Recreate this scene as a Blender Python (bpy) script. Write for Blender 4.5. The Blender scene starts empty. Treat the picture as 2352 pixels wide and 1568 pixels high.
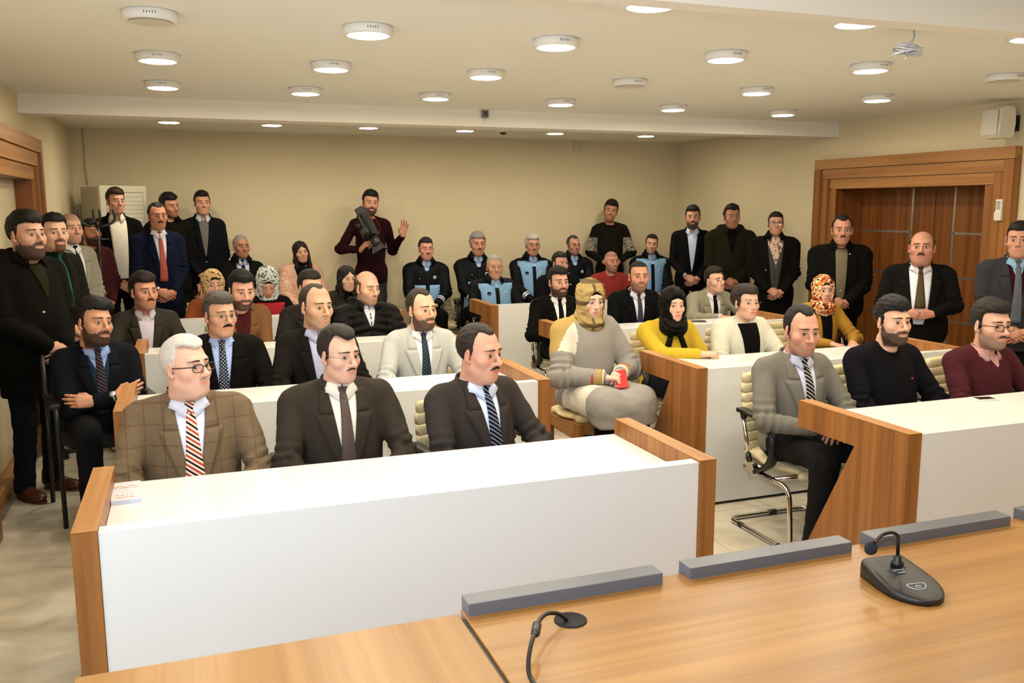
import bpy, bmesh, math, random
import numpy as np
from mathutils import Vector, Matrix

# ------------------------------------------------------------------ camera, world, window light, exposure
_sc = bpy.context.scene
_cam = bpy.data.cameras.new('camera'); _camo = bpy.data.objects.new('camera', _cam); _sc.collection.objects.link(_camo)
_cam.sensor_width = 36; _cam.lens = 2027.2*36/2352; _cam.clip_start = .02; _cam.clip_end = 60
def _camera_matrix(yaw, pitch, roll, loc):
    cy, sy, cp, sp = math.cos(yaw), math.sin(yaw), math.cos(pitch), math.sin(pitch)
    f = Vector((sy*cp, cy*cp, -sp)); r = Vector((cy, -sy, 0)); u = r.cross(f)
    r2 = r*math.cos(roll)+u*math.sin(roll); u2 = u*math.cos(roll)-r*math.sin(roll)
    M = Matrix((r2, u2, -f)).transposed().to_4x4(); M.translation = Vector(loc); return M
_camo.matrix_world = _camera_matrix(math.radians(20.14), math.radians(8.71), math.radians(-.14), (0, 0, 1.75))
_sc.camera = _camo

_w = bpy.data.worlds.new('outdoors'); _sc.world = _w; _w.use_nodes = True
_w.node_tree.nodes['Background'].inputs[0].default_value = (.55, .68, 1.0, 1)
_w.node_tree.nodes['Background'].inputs[1].default_value = .6

LAMP = 108.0                    # emission of the round ceiling lamps
LAMP_COL = (1.0, .885, .69)
def _area(name, loc, rot, size, sizey, power, color):
    l = bpy.data.lights.new(name, 'AREA'); l.shape = 'RECTANGLE'; l.size = size; l.size_y = sizey; l.energy = power; l.color = color
    o = bpy.data.objects.new(name, l); _sc.collection.objects.link(o); o.location = loc; o.rotation_euler = rot; return o
# daylight entering by the window in the left wall, beside the photographer
_area('window_daylight', (-1.22, 1.0, 1.62), (0, math.radians(-90), 0), 1.35, 2.9, 45, (.74, .85, 1.0))

# the photographer's hot-shoe flash, just above the lens
_fl = _area('camera_flash', (0, .03, 1.93), (0, 0, 0), .14, .09, 31, (.78, .89, 1.0)); _fl.rotation_euler = (math.radians(90-6), 0, math.radians(-20))

_sc.view_settings.view_transform = 'Standard'; _sc.view_settings.look = 'None'
_sc.view_settings.exposure = 0.45; _sc.view_settings.gamma = 1.0; _sc.view_settings.use_curve_mapping = False
_cy = _sc.cycles
_cy.max_bounces = 6; _cy.diffuse_bounces = 3; _cy.glossy_bounces = 2; _cy.transmission_bounces = 2; _cy.transparent_max_bounces = 6
_cy.adaptive_threshold = .03; _cy.caustics_reflective = False; _cy.caustics_refractive = False; _cy.sample_clamp_indirect = 6.0
# ------------------------------------------------------------------ helpers
COL = bpy.context.scene.collection

def lin(c):
    """sRGB hex string or 0-255 triple -> linear rgb"""
    if isinstance(c, str):
        c = c.lstrip('#'); c = [int(c[i:i+2], 16) for i in (0, 2, 4)]
    elif max(c) <= 1.0: return tuple(c)          # already linear
    o = []
    for v in c[:3]:
        v /= 255.0
        o.append(v/12.92 if v <= .04045 else ((v+.055)/1.055)**2.4)
    return tuple(o)

def nodes_of(m):
    nt = m.node_tree
    return nt, nt.nodes, nt.links, nt.nodes['Principled BSDF']

_mats = {}
def mat(key, color, rough=.6, metal=0.0, bump=None, spec=None, var=0.0, varscale=8.0, sheen=0.0):
    """plain procedural material; bump=(noise scale, strength), var = soft colour variation"""
    if key in _mats: return _mats[key]
    m = bpy.data.materials.new(key); m.use_nodes = True
    nt, N, L, b = nodes_of(m)
    c = lin(color)
    b.inputs['Base Color'].default_value = (*c, 1)
    b.inputs['Roughness'].default_value = rough
    b.inputs['Metallic'].default_value = metal
    if spec is not None: b.inputs['Specular IOR Level'].default_value = spec
    if sheen: b.inputs['Sheen Weight'].default_value = sheen
    tc = N.new('ShaderNodeTexCoord')
    if var:
        n = N.new('ShaderNodeTexNoise'); n.inputs['Scale'].default_value = varscale; n.inputs['Detail'].default_value = 4
        mx = N.new('ShaderNodeMixRGB'); mx.blend_type = 'MIX'
        mx.inputs[1].default_value = (*[x*(1-var) for x in c], 1)
        mx.inputs[2].default_value = (*[min(1, x*(1+var)) for x in c], 1)
        L.new(tc.outputs['Object'], n.inputs['Vector']); L.new(n.outputs['Fac'], mx.inputs[0])
        L.new(mx.outputs[0], b.inputs['Base Color'])
    if bump:
        n2 = N.new('ShaderNodeTexNoise'); n2.inputs['Scale'].default_value = bump[0]; n2.inputs['Detail'].default_value = 3
        bp = N.new('ShaderNodeBump'); bp.inputs['Strength'].default_value = bump[1]; bp.inputs['Distance'].default_value = .01
        L.new(tc.outputs['Object'], n2.inputs['Vector']); L.new(n2.outputs['Fac'], bp.inputs['Height'])
        L.new(bp.outputs['Normal'], b.inputs['Normal'])
    _mats[key] = m
    return m

def wood(key, base, dark, axis='Z', scale=1.0, rough=.38):
    """wood veneer: long thin grain along AXIS (object space)"""
    if key in _mats: return _mats[key]
    m = bpy.data.materials.new(key); m.use_nodes = True
    nt, N, L, b = nodes_of(m)
    tc = N.new('ShaderNodeTexCoord'); mp = N.new('ShaderNodeMapping')
    s = {'X': (.6, 26, 26), 'Y': (26, .6, 26), 'Z': (26, 26, .6)}[axis]
    mp.inputs['Scale'].default_value = [v*scale for v in s]
    n = N.new('ShaderNodeTexNoise'); n.inputs['Scale'].default_value = 1.0; n.inputs['Detail'].default_value = 6; n.inputs['Roughness'].default_value = .62
    n2 = N.new('ShaderNodeTexNoise'); n2.inputs['Scale'].default_value = .16; n2.inputs['Detail'].default_value = 3
    r = N.new('ShaderNodeValToRGB')
    r.color_ramp.elements[0].position = .32; r.color_ramp.elements[0].color = (*lin(dark), 1)
    r.color_ramp.elements[1].position = .62; r.color_ramp.elements[1].color = (*lin(base), 1)
    mx = N.new('ShaderNodeMixRGB'); mx.blend_type = 'MULTIPLY'; mx.inputs[0].default_value = .45
    r2 = N.new('ShaderNodeValToRGB'); r2.color_ramp.elements[0].position = .35; r2.color_ramp.elements[0].color = (.62, .58, .52, 1)
    r2.color_ramp.elements[1].position = .65; r2.color_ramp.elements[1].color = (1, 1, 1, 1)
    L.new(tc.outputs['Object'], mp.inputs['Vector']); L.new(mp.outputs[0], n.inputs['Vector']); L.new(mp.outputs[0], n2.inputs['Vector'])
    L.new(n.outputs['Fac'], r.inputs[0]); L.new(n2.outputs['Fac'], r2.inputs[0])
    L.new(r.outputs[0], mx.inputs[1]); L.new(r2.outputs[0], mx.inputs[2]); L.new(mx.outputs[0], b.inputs['Base Color'])
    b.inputs['Roughness'].default_value = rough
    b.inputs['Specular IOR Level'].default_value = .35
    _mats[key] = m
    return m

def tag(o, label=None, cat=None, group=None, kind=None):
    if label: o['label'] = label
    if cat: o['category'] = cat
    if group: o['group'] = group
    if kind: o['kind'] = kind
    return o

def empty(name, loc=(0, 0, 0), rz=0.0):
    o = bpy.data.objects.new(name, None); COL.objects.link(o)
    o.location = loc; o.rotation_euler = (0, 0, rz); o.empty_display_size = .1
    return o

def link(name, me, parent=None, loc=None, rz=None):
    o = bpy.data.objects.new(name, me); COL.objects.link(o)
    if parent is not None: o.parent = parent
    if loc is not None: o.location = loc
    if rz is not None: o.rotation_euler = (0, 0, rz)
    return o

def np_mesh(name, V, faces, mats, smooth=True, midx=None, col=None, uv=None):
    """V (n,3); faces: list of arrays (m,3)/(m,4); midx: per-face material index"""
    me = bpy.data.meshes.new(name)
    V = np.asarray(V, np.float32)
    if isinstance(faces, np.ndarray): faces = [faces]
    faces = [np.asarray(f, np.int32) for f in faces if len(f)]
    loops = np.concatenate([f.ravel() for f in faces]); tot = np.concatenate([np.full(len(f), f.shape[1], np.int32) for f in faces])
    start = np.concatenate([[0], np.cumsum(tot)[:-1]]).astype(np.int32)
    me.vertices.add(len(V)); me.vertices.foreach_set('co', V.ravel())
    me.loops.add(len(loops)); me.loops.foreach_set('vertex_index', loops)
    me.polygons.add(len(tot)); me.polygons.foreach_set('loop_start', start)
    if smooth: me.polygons.foreach_set('use_smooth', np.ones(len(tot), bool))
    if midx is not None: me.polygons.foreach_set('material_index', np.asarray(midx, np.int32))
    me.update(calc_edges=True)
    if col is not None:
        a = me.color_attributes.new('tint', 'FLOAT_COLOR', 'POINT')
        a.data.foreach_set('color', np.c_[col, np.ones(len(V))].astype(np.float32).ravel())
    if uv is not None:
        u = me.uv_layers.new(name='uv'); u.data.foreach_set('uv', np.asarray(uv, np.float32)[loops].ravel())
    for m in (mats if isinstance(mats, (list, tuple)) else [mats]): me.materials.append(m)
    return me

class MB:
    """small mesh builder: boxes, bevelled boxes, tubes, prisms, lathes -> one mesh"""
    def __init__(s): s.v = []; s.f = []; s.m = []; s.sm = []
    def add(s, V, F, mi=0, smooth=False):
        o = len(s.v); s.v += [tuple(map(float, p)) for p in V]
        for f in F: s.f.append(tuple(i+o for i in f)); s.m.append(mi); s.sm.append(smooth)
    def box(s, a, b, mi=0, bev=0.0):
        x0, y0, z0 = [min(a[i], b[i]) for i in range(3)]; x1, y1, z1 = [max(a[i], b[i]) for i in range(3)]
        if bev <= 0:
            s.add([(x0,y0,z0),(x1,y0,z0),(x1,y1,z0),(x0,y1,z0),(x0,y0,z1),(x1,y0,z1),(x1,y1,z1),(x0,y1,z1)],
                  [(3,2,1,0),(4,5,6,7),(0,1,5,4),(1,2,6,5),(2,3,7,6),(3,0,4,7)], mi); return
        bm = bmesh.new(); bmesh.ops.create_cube(bm, size=1)
        for v in bm.verts: v.co = Vector((x0 if v.co.x < 0 else x1, y0 if v.co.y < 0 else y1, z0 if v.co.z < 0 else z1))
        bmesh.ops.bevel(bm, geom=bm.edges[:], offset=bev, segments=2, affect='EDGES', profile=.6)
        bm.verts.index_update()
        s.add([v.co for v in bm.verts], [[v.index for v in f.verts] for f in bm.faces], mi, False); bm.free()
    def tube(s, pts, r, n=8, mi=0, closed=False, cap=True):
        pts = [Vector(p) for p in pts]; k = len(pts)
        rr = r if isinstance(r, (list, tuple)) else [r]*k
        V = []; up = None
        for i, p in enumerate(pts):
            if closed: d = (pts[(i+1) % k]-pts[i-1])
            else: d = pts[min(i+1, k-1)]-pts[max(i-1, 0)]
            d.normalize()
            if up is None:
                up = d.orthogonal().normalized()
            else:
                up = (up-d*up.dot(d))
                up = up.normalized() if up.length > 1e-6 else d.orthogonal().normalized()
            w = d.cross(up)
            for j in range(n):
                a = 2*math.pi*j/n; V.append(p+(up*math.cos(a)+w*math.sin(a))*rr[i])
        F = []
        for i in range(k if closed else k-1):
            i2 = (i+1) % k
            for j in range(n): F.append((i*n+j, i*n+(j+1) % n, i2*n+(j+1) % n, i2*n+j))
        if cap and not closed: F += [tuple(range(n))[::-1], tuple((k-1)*n+j for j in range(n))]
        s.add(V, F, mi, True)
    def lathe(s, prof, c=(0, 0, 0), n=24, mi=0, smooth=True):
        """prof list of (r,z) about vertical axis at c"""
        V = []; F = []
        for r, z in prof:
            for j in range(n):
                a = 2*math.pi*j/n; V.append((c[0]+r*math.cos(a), c[1]+r*math.sin(a), c[2]+z))
        for i in range(len(prof)-1):
            for j in range(n): F.append((i*n+j, i*n+(j+1) % n, (i+1)*n+(j+1) % n, (i+1)*n+j))
        s.add(V, F, mi, smooth)
    def prism(s, poly, lo, hi, axis='X', mi=0):
        """poly (u,v) extruded along axis between lo and hi; X: u=y v=z, Y: u=x v=z, Z: u=x v=y"""
        def P(u, v, w): return {'X': (w, u, v), 'Y': (u, w, v), 'Z': (u, v, w)}[axis]
        n = len(poly); V = [P(u, v, lo) for u, v in poly]+[P(u, v, hi) for u, v in poly]
        F = [tuple(range(n)), tuple(n+i for i in range(n))[::-1]]+[((i+1) % n, i, n+i, n+(i+1) % n) for i in range(n)]
        s.add(V, F, mi)
    def mesh(s, name, mats):
        me = bpy.data.meshes.new(name); me.from_pydata(s.v, [], s.f)
        me.polygons.foreach_set('material_index', s.m); me.polygons.foreach_set('use_smooth', s.sm)
        bm = bmesh.new(); bm.from_mesh(me); bmesh.ops.recalc_face_normals(bm, faces=bm.faces[:]); bm.to_mesh(me); bm.free()
        for m in (mats if isinstance(mats, (list, tuple)) else [mats]): me.materials.append(m)
        me.update(); return me
    def build(s, name, mats, parent=None, loc=None, rz=None):
        return link(name, s.mesh(name, mats), parent, loc, rz)

# ------------------------------------------------------------------ implicit surfaces
def smin(a, b, k):
    h = np.maximum(k-np.abs(a-b), 0)/k
    return np.minimum(a, b)-h*h*(k*.25)

def cap(a, b, ra, rb=None, k=.02, op='+'):
    rb = ra if rb is None else rb
    a = np.array(a, np.float32); b = np.array(b, np.float32); ba = b-a; L2 = float(ba@ba)+1e-12
    def fn(X, Y, Z):
        t = np.clip(((X-a[0])*ba[0]+(Y-a[1])*ba[1]+(Z-a[2])*ba[2])/L2, 0, 1)
        return np.sqrt((X-a[0]-t*ba[0])**2+(Y-a[1]-t*ba[1])**2+(Z-a[2]-t*ba[2])**2)-(ra+(rb-ra)*t)
    return (op, fn, np.minimum(a-ra, b-rb), np.maximum(a+ra, b+rb), k)

def ell(c, r, rot=None, k=.02, op='+'):
    c = np.array(c, np.float32); r = np.array(r, np.float32)
    M = None if rot is None else np.array(rot, np.float32)   # rows = local axes
    def fn(X, Y, Z):
        x, y, z = X-c[0], Y-c[1], Z-c[2]
        if M is not None:
            x, y, z = (M[0, 0]*x+M[0, 1]*y+M[0, 2]*z), (M[1, 0]*x+M[1, 1]*y+M[1, 2]*z), (M[2, 0]*x+M[2, 1]*y+M[2, 2]*z)
        k0 = np.sqrt((x/r[0])**2+(y/r[1])**2+(z/r[2])**2)
        k1 = np.sqrt((x/r[0]**2)**2+(y/r[1]**2)**2+(z/r[2]**2)**2)+1e-6
        return k0*(k0-1)/k1
    e = np.full(3, r.max()) if M is not None else r
    return (op, fn, c-e, c+e, k)

def halfspace(p, n, op='&', k=.004):
    """keep the side where (x-p).n < 0"""
    p = np.array(p, np.float32); n = np.array(n, np.float32); n = n/np.linalg.norm(n)
    return (op, lambda X, Y, Z: (X-p[0])*n[0]+(Y-p[1])*n[1]+(Z-p[2])*n[2], None, None, k)

def rx(a):
    c, s = math.cos(a), math.sin(a); return [[1, 0, 0], [0, c, s], [0, -s, c]]
def ry(a):
    c, s = math.cos(a), math.sin(a); return [[c, 0, -s], [0, 1, 0], [s, 0, c]]
def rz_(a):
    c, s = math.cos(a), math.sin(a); return [[c, s, 0], [-s, c, 0], [0, 0, 1]]

def apply_op(op, F, d, k):
    if op == '+': return smin(F, d, k)
    if op == '-': return -smin(-F, d, k)
    return -smin(-F, -d, k)          # '&'

def sample(prims, P):
    """implicit value at points P (...,3)"""
    X, Y, Z = P[..., 0], P[..., 1], P[..., 2]; F = np.ones(X.shape, np.float32)
    for op, fn, lo, hi, k in prims: F = apply_op(op, F, fn(X, Y, Z), k)
    return F

def surf(prims, h, pad=.012):
    """naive surface nets of the prims' field -> V (n,3), quads (m,4)"""
    lo = np.min([p[2] for p in prims if p[0] == '+'], 0)-pad; hi = np.max([p[3] for p in prims if p[0] == '+'], 0)+pad
    n = np.ceil((hi-lo)/h).astype(int)+2
    ax = [(lo[i]+h*np.arange(n[i])).astype(np.float32) for i in range(3)]
    F = np.full(n, .2, np.float32)
    for op, fn, a, b, k in prims:
        if a is None: sl = [slice(0, n[i]) for i in range(3)]
        else:
            m = k+2*h; sl = []
            for i in range(3):
                s0 = max(0, int(math.floor((a[i]-m-lo[i])/h))); s1 = min(n[i], int(math.ceil((b[i]+m-lo[i])/h))+1)
                sl.append(slice(s0, max(s0, s1)))
        sl = tuple(sl)
        if F[sl].size == 0: continue
        X = ax[0][sl[0]][:, None, None]; Y = ax[1][sl[1]][None, :, None]; Z = ax[2][sl[2]][None, None, :]
        F[sl] = apply_op(op, F[sl], fn(X, Y, Z), k)
    I = F < 0
    S = np.zeros(n-1, np.int8)
    for dx in (0, 1):
        for dy in (0, 1):
            for dz in (0, 1): S += I[dx:n[0]-1+dx, dy:n[1]-1+dy, dz:n[2]-1+dz]
    act = (S > 0) & (S < 8); idx = np.argwhere(act); N = len(idx)
    corners = np.array([(i & 1, (i >> 1) & 1, (i >> 2) & 1) for i in range(8)])
    vals = np.stack([F[idx[:, 0]+c[0], idx[:, 1]+c[1], idx[:, 2]+c[2]] for c in corners], 1)
    pos = np.zeros((N, 3)); cnt = np.zeros(N)
    for a in range(8):
        for bit in (1, 2, 4):
            b = a | bit
            if b == a: continue
            fa, fb = vals[:, a], vals[:, b]; m = (fa < 0) != (fb < 0)
            t = fa[m]/(fa[m]-fb[m])
            pos[m] += corners[a]+t[:, None]*(corners[b]-corners[a]); cnt[m] += 1
    V = lo+h*(idx+pos/cnt[:, None])
    vid = np.full(n-1, -1, np.int32); vid[act] = np.arange(N)
    quads = []
    for axd in range(3):
        u, w = [(1, 2), (2, 0), (0, 1)][axd]
        s0 = [slice(1, n[i]-1) for i in range(3)]; s1 = list(s0); s0[axd] = slice(0, n[axd]-1); s1[axd] = slice(1, n[axd])
        A, B = I[tuple(s0)], I[tuple(s1)]
        e = np.argwhere(A != B)
        if not len(e): continue
        flip = A[tuple(e.T)]
        off = np.ones(3, int); off[axd] = 0; e = e+off
        eu = np.zeros(3, int); eu[u] = 1; ew = np.zeros(3, int); ew[w] = 1
        g = lambda q: vid[q[:, 0], q[:, 1], q[:, 2]]
        Q = np.stack([g(e-eu-ew), g(e-ew), g(e), g(e-eu)], 1)
        Q[~flip] = Q[~flip][:, ::-1]
        quads.append(Q)
    return V.astype(np.float32), np.concatenate(quads)

def vnormals(V, Q):
    a, b, c = V[Q[:, 0]], V[Q[:, 1]], V[Q[:, 2]]; d = V[Q[:, -1]]
    fn = np.cross(c-a, d-b); Nn = np.zeros_like(V)
    for j in range(Q.shape[1]): np.add.at(Nn, Q[:, j], fn)
    return Nn/(np.linalg.norm(Nn, axis=1, keepdims=True)+1e-9)

def relax(V, Q, it=1, f=.5):
    for _ in range(it):
        A = np.zeros_like(V); c = np.zeros(len(V), np.float32)
        for j in range(4):
            np.add.at(A, Q[:, j], V[Q[:, (j+1) % 4]]+V[Q[:, j-1]]); np.add.at(c, Q[:, j], 2)
        V = V*(1-f)+f*A/c[:, None]
    return V

def wnoise(P, seed, wl, n=5):
    """cheap smooth noise: sum of sines, about -1..1, wavelength wl"""
    r = np.random.RandomState(seed); o = np.zeros(len(P))
    for _ in range(n):
        d = r.normal(size=3); d /= np.linalg.norm(d); o += np.sin(P@d*(2*math.pi/(wl*r.uniform(.7, 1.5)))+r.uniform(0, 6.3)+1.2*np.sin(P@r.normal(size=3)*(3/wl)))
    return o/n*1.4

def grid_quads(nr, nc, off=0):
    i = np.arange(nr-1)[:, None]*nc+np.arange(nc-1)[None, :]
    i = i.ravel()+off
    return np.stack([i, i+1, i+nc+1, i+nc], 1)

def merge(parts):
    """parts list of (V, quads[, uv]) -> one V, quads"""
    Vs, Qs, o = [], [], 0
    for V, Q in parts: Vs.append(V); Qs.append(Q+o); o += len(V)
    return np.concatenate(Vs), np.concatenate(Qs)

def project(prims, XZ, off, y0=.45, ymin=-.12):
    """march points (…,2 = x,z) from +y onto the implicit surface, then lift by off along the normal"""
    P = np.zeros(XZ.shape[:-1]+(3,), np.float32); P[..., 0] = XZ[..., 0]; P[..., 2] = XZ[..., 1]; P[..., 1] = y0
    for _ in range(34):
        d = sample(prims, P); P[..., 1] = np.maximum(P[..., 1]-np.clip(d, -.02, .08)*.85, ymin)
    e = .003; g = np.zeros_like(P)
    for i in range(3):
        dp = np.zeros(3, np.float32); dp[i] = e
        g[..., i] = sample(prims, P+dp)-sample(prims, P-dp)
    g /= np.linalg.norm(g, axis=-1, keepdims=True)+1e-9
    offa = off if np.isscalar(off) else np.asarray(off)[..., None]
    return P+g*offa, g

def patch(prims, XZ, off=.004, rim=.008, **kw):
    """raised sheet lying on an implicit surface: XZ (nr,nc,2) -> V, quads (with a rim going down to the surface), uv"""
    P, g = project(prims, XZ, off, **kw); nr, nc = XZ.shape[:2]
    V = P.reshape(-1, 3); Q = grid_quads(nr, nc)
    lo = (P-g*(rim if np.isscalar(off) else rim)).reshape(-1, 3)
    ring = [j for j in range(nc)]+[i*nc+nc-1 for i in range(1, nr)]+[(nr-1)*nc+j for j in range(nc-2, -1, -1)]+[i*nc for i in range(nr-2, 0, -1)]
    ring = np.array(ring); m = len(ring); base = len(V)
    V2 = np.concatenate([V, lo[ring]]); a = np.arange(m); b = (a+1) % m
    Q2 = np.stack([ring[b], ring[a], base+a, base+b], 1)
    uv = np.concatenate([XZ.reshape(-1, 2), XZ.reshape(-1, 2)[ring]])
    # consistent outward orientation
    v0, v1, v2 = V2[Q[0, 0]], V2[Q[0, 1]], V2[Q[0, 2]]
    if np.dot(np.cross(v1-v0, v2-v0), g.reshape(-1, 3)[Q[0, 0]]) < 0: Q = Q[:, ::-1]; Q2 = Q2[:, ::-1]
    return V2.astype(np.float32), np.concatenate([Q, Q2]), uv
# ------------------------------------------------------------------ the room
XL, XR, YF, YB, ZC = -1.08, 6.15, -1.6, 10.4, 2.56
M_WALL = mat('wallpaper', '#decfab', .85, bump=(90, .10), var=.05, varscale=1.2)
M_CEIL = mat('ceiling_paint', '#eeeee4', .9, var=.02, varscale=2)
M_BEAM = mat('beam_paint', '#efeadd', .85)
M_WOOD_Z = wood('veneer_upright', '#a36c37', '#7f4f27', 'Z')
M_WOOD_Y = wood('veneer_depth', '#b8854c', '#976233', 'Y')
M_WOOD_X = wood('veneer_length', '#b8854c', '#976233', 'X')
M_TOP_X = wood('desk_veneer_length', '#ad7d42', '#976733', 'X', rough=.33)
M_TOP_Y = wood('desk_veneer_depth', '#b08149', '#9b6c38', 'Y', rough=.33)
M_DOORWOOD = wood('door_veneer', '#8c5426', '#643613', 'Z', .8)
M_WHITE = mat('white_laminate', '#e0dfda', .25, spec=.5)
M_CHROME = mat('chrome', '#d8d8d6', .12, metal=1)
M_BLACK = mat('black_plastic', '#141312', .42)
M_GREY = mat('grey_lacquer', '#5f6066', .35)

def tile_mat():
    m = bpy.data.materials.new('marble_tile'); m.use_nodes = True; nt, N, L, b = nodes_of(m)
    g = N.new('ShaderNodeNewGeometry'); n = N.new('ShaderNodeTexNoise'); n.inputs['Scale'].default_value = 2.2; n.inputs['Detail'].default_value = 9; n.inputs['Distortion'].default_value = 1.6
    L.new(g.outputs['Position'], n.inputs['Vector'])
    r = N.new('ShaderNodeValToRGB'); e = r.color_ramp.elements
    e[0].position = .36; e[0].color = (*lin('#b9ad98'), 1); e[1].position = .60; e[1].color = (*lin('#d6cdb9'), 1)
    L.new(n.outputs['Fac'], r.inputs[0]); L.new(r.outputs[0], b.inputs['Base Color']); b.inputs['Roughness'].default_value = .22
    return m
fl = MB(); fl.box((XL-.3, YF-.2, -.12), (XR+.5, YB+.2, -.004))
floor = fl.build('floor', [mat('grout', '#8d8371', .9)]); tag(floor, kind='structure')
_tm = MB(); _tm.box((0, 0, -.004), (.597, .597, 0), bev=.0012); _tile = _tm.mesh('tile', [tile_mat()])
nx = int(math.ceil((XR-XL)/.6)); ny = int(math.ceil((YB-.0)/.6))
for j in range(ny+2):
    for i in range(nx):
        xx, yy = XL+.02+.6*i, -1.2+.6*j
        if yy+.3 < YB and xx < XR-.05: link('tile', _tile, floor, (xx, yy, 0))

def boxes(name, lst, m, kind='structure', parent=None, bev=0):
    b = MB()
    for a, c in lst: b.box(a, c, bev=bev)
    o = b.build(name, [m], parent)
    if kind and parent is None: tag(o, kind=kind)
    return o
boxes('ceiling', [((XL-.2, YF-.2, ZC), (XR+.2, YB+.2, ZC+.15))], M_CEIL)
boxes('wall_back', [((XL-.2, YB, 0), (XR+.2, YB+.2, ZC))], M_WALL)
boxes('wall_front', [((XL-.2, YF-.2, 0), (XR+.2, YF, ZC))], M_WALL)
# left wall with the daylight window (beside the photographer) and the framed niche
NL0, NL1 = 5.38, 7.47
boxes('wall_left', [((XL-.2, YF, 0), (XL, -.45, ZC)), ((XL-.2, -.45, 0), (XL, 2.45, .9)), ((XL-.2, -.45, 2.35), (XL, 2.45, ZC)), ((XL-.2, 2.45, 0), (XL, NL0-.021, ZC)),
                    ((XL-.2, NL0-.021, 1.971), (XL, NL1+.021, ZC)), ((XL-.2, NL1+.021, 0), (XL, YB, ZC))], M_WALL)
wf = boxes('window_1', [((XL-.12, -.45, .9), (XL-.06, -.39, 2.35)), ((XL-.12, 2.39, .9), (XL-.06, 2.45, 2.35)), ((XL-.12, -.39, .9), (XL-.06, 2.39, .96)), ((XL-.12, -.39, 2.29), (XL-.06, 2.39, 2.35)), ((XL-.12, .97, .96), (XL-.06, 1.03, 2.29))], mat('window_white', '#e8e8e6', .4))
# beams
boxes('trim_1', [((XL, 7.32, 2.42), (XR, 7.58, ZC))], M_BEAM)
boxes('trim_2', [((XL, 2.74, 2.43), (XR, 2.84, ZC))], M_BEAM)
# right wall with the door recess
DR0, DR1 = 5.51, 7.27
boxes('wall_right', [((XR, YF, 0), (XR+.2, DR0-.021, ZC)), ((XR, DR0-.021, 1.931), (XR+.2, DR1+.021, ZC)), ((XR, DR1+.021, 0), (XR+.2, YB, ZC)), ((XR+.52, DR0-.4, 0), (XR+.53, DR1+.4, ZC))], M_WALL)

def door_frame(root, xw, sgn, y0, y1, zt, wx, jamb):
    """stepped architrave of three boards round an opening y0..y1, zt high; sgn = direction into the room"""
    for k in range(3):
        a, b = wx*k, wx*(k+1); pr = (.075, .055, .035)[2-k]
        ou = b
        boxes('side_board', [((xw-sgn*.02, y0-b, 0), (xw+sgn*pr, y0-a-.004, zt+a))], M_WOOD_Z, parent=root)
        boxes('side_board', [((xw-sgn*.02, y1+a+.004, 0), (xw+sgn*pr, y1+b, zt+a))], M_WOOD_Z, parent=root)
        boxes('head_board', [((xw-sgn*.02, y0-b, zt+a+.004), (xw+sgn*pr, y1+b, zt+b))], M_WOOD_Y, parent=root)
    boxes('jamb', [((xw-sgn*jamb, y0-.02, 0), (xw+sgn*.025, y0, zt))], M_DOORWOOD, parent=root)
    boxes('jamb', [((xw-sgn*jamb, y1, 0), (xw+sgn*.025, y1+.02, zt))], M_DOORWOOD, parent=root)
    boxes('jamb', [((xw-sgn*jamb, y0-.02, zt), (xw+sgn*.025, y1+.02, zt+.02))], M_DOORWOOD, parent=root)

d1 = empty('door_1', (0, 0, 0)); tag(d1, 'stepped wooden frame round a beige panel in the wall behind the black-coated men', 'door', kind='structure')
door_frame(d1, XL, 1, NL0, NL1, 1.95, .103, .10)
boxes('panel', [((XL-.16, NL0-.02, 0), (XL-.09, NL1+.02, 1.97))], mat('beige_panel', '#cdbf9c', .7, var=.05, varscale=3), parent=d1)
boxes('kick_board', [((XL-.09, NL0, 0), (XL-.01, NL1, .10))], M_WOOD_Y, parent=d1)

d2 = empty('door_2', (0, 0, 0)); tag(d2, 'dark wooden double door with metal inlay strips in a stepped frame', 'door', kind='structure')
door_frame(d2, XR, -1, DR0, DR1, 1.91, .098, .31)
XD = 6.46
for a, b in ((DR0, 6.335), (6.345, DR1)):
    lf = boxes('leaf', [((XD, a, 0), (XD+.05, b, 1.91))], M_DOORWOOD, parent=d2)
    if a == DR0: v, ys = 6.12, (DR0, 6.12)
    else: v, ys = 6.61, (6.61, DR1)
    st = boxes('inlay_strip', [((XD-.003, v-.011, 0), (XD+.002, v+.011, 1.91))], mat('brushed_metal', '#b9b6ae', .3, metal=.9), parent=lf)
    for z in (.31, .706, 1.105, 1.5): boxes('inlay_strip', [((XD-.003, ys[0], z-.010), (XD+.002, ys[1], z+.010))], _mats['brushed_metal'], parent=lf)

for nm, a, b in (('baseboard_left', (XL, 2.45, 0), (XL+.015, 5.07, .09)), ('baseboard_back', (XL, YB-.015, 0), (XR, YB, .09)), ('baseboard_right', (XR-.015, 7.57, 0), (XR, YB-.02, .09))):
    boxes(nm, [(a, b)], M_WOOD_X if 'back' in nm else M_WOOD_Y)
boxes('trim_3', [((XL, 7.79, 0), (XL+.015, YB-.02, .09))], M_WOOD_Y)
# seams of the wallpaper on the back wall
for xs in (2.42, 3.62): boxes('trim_4', [((xs, YB-.0012, .1), (xs+.004, YB+.01, ZC))], mat('seam', '#d0c09c', .85))

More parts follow.
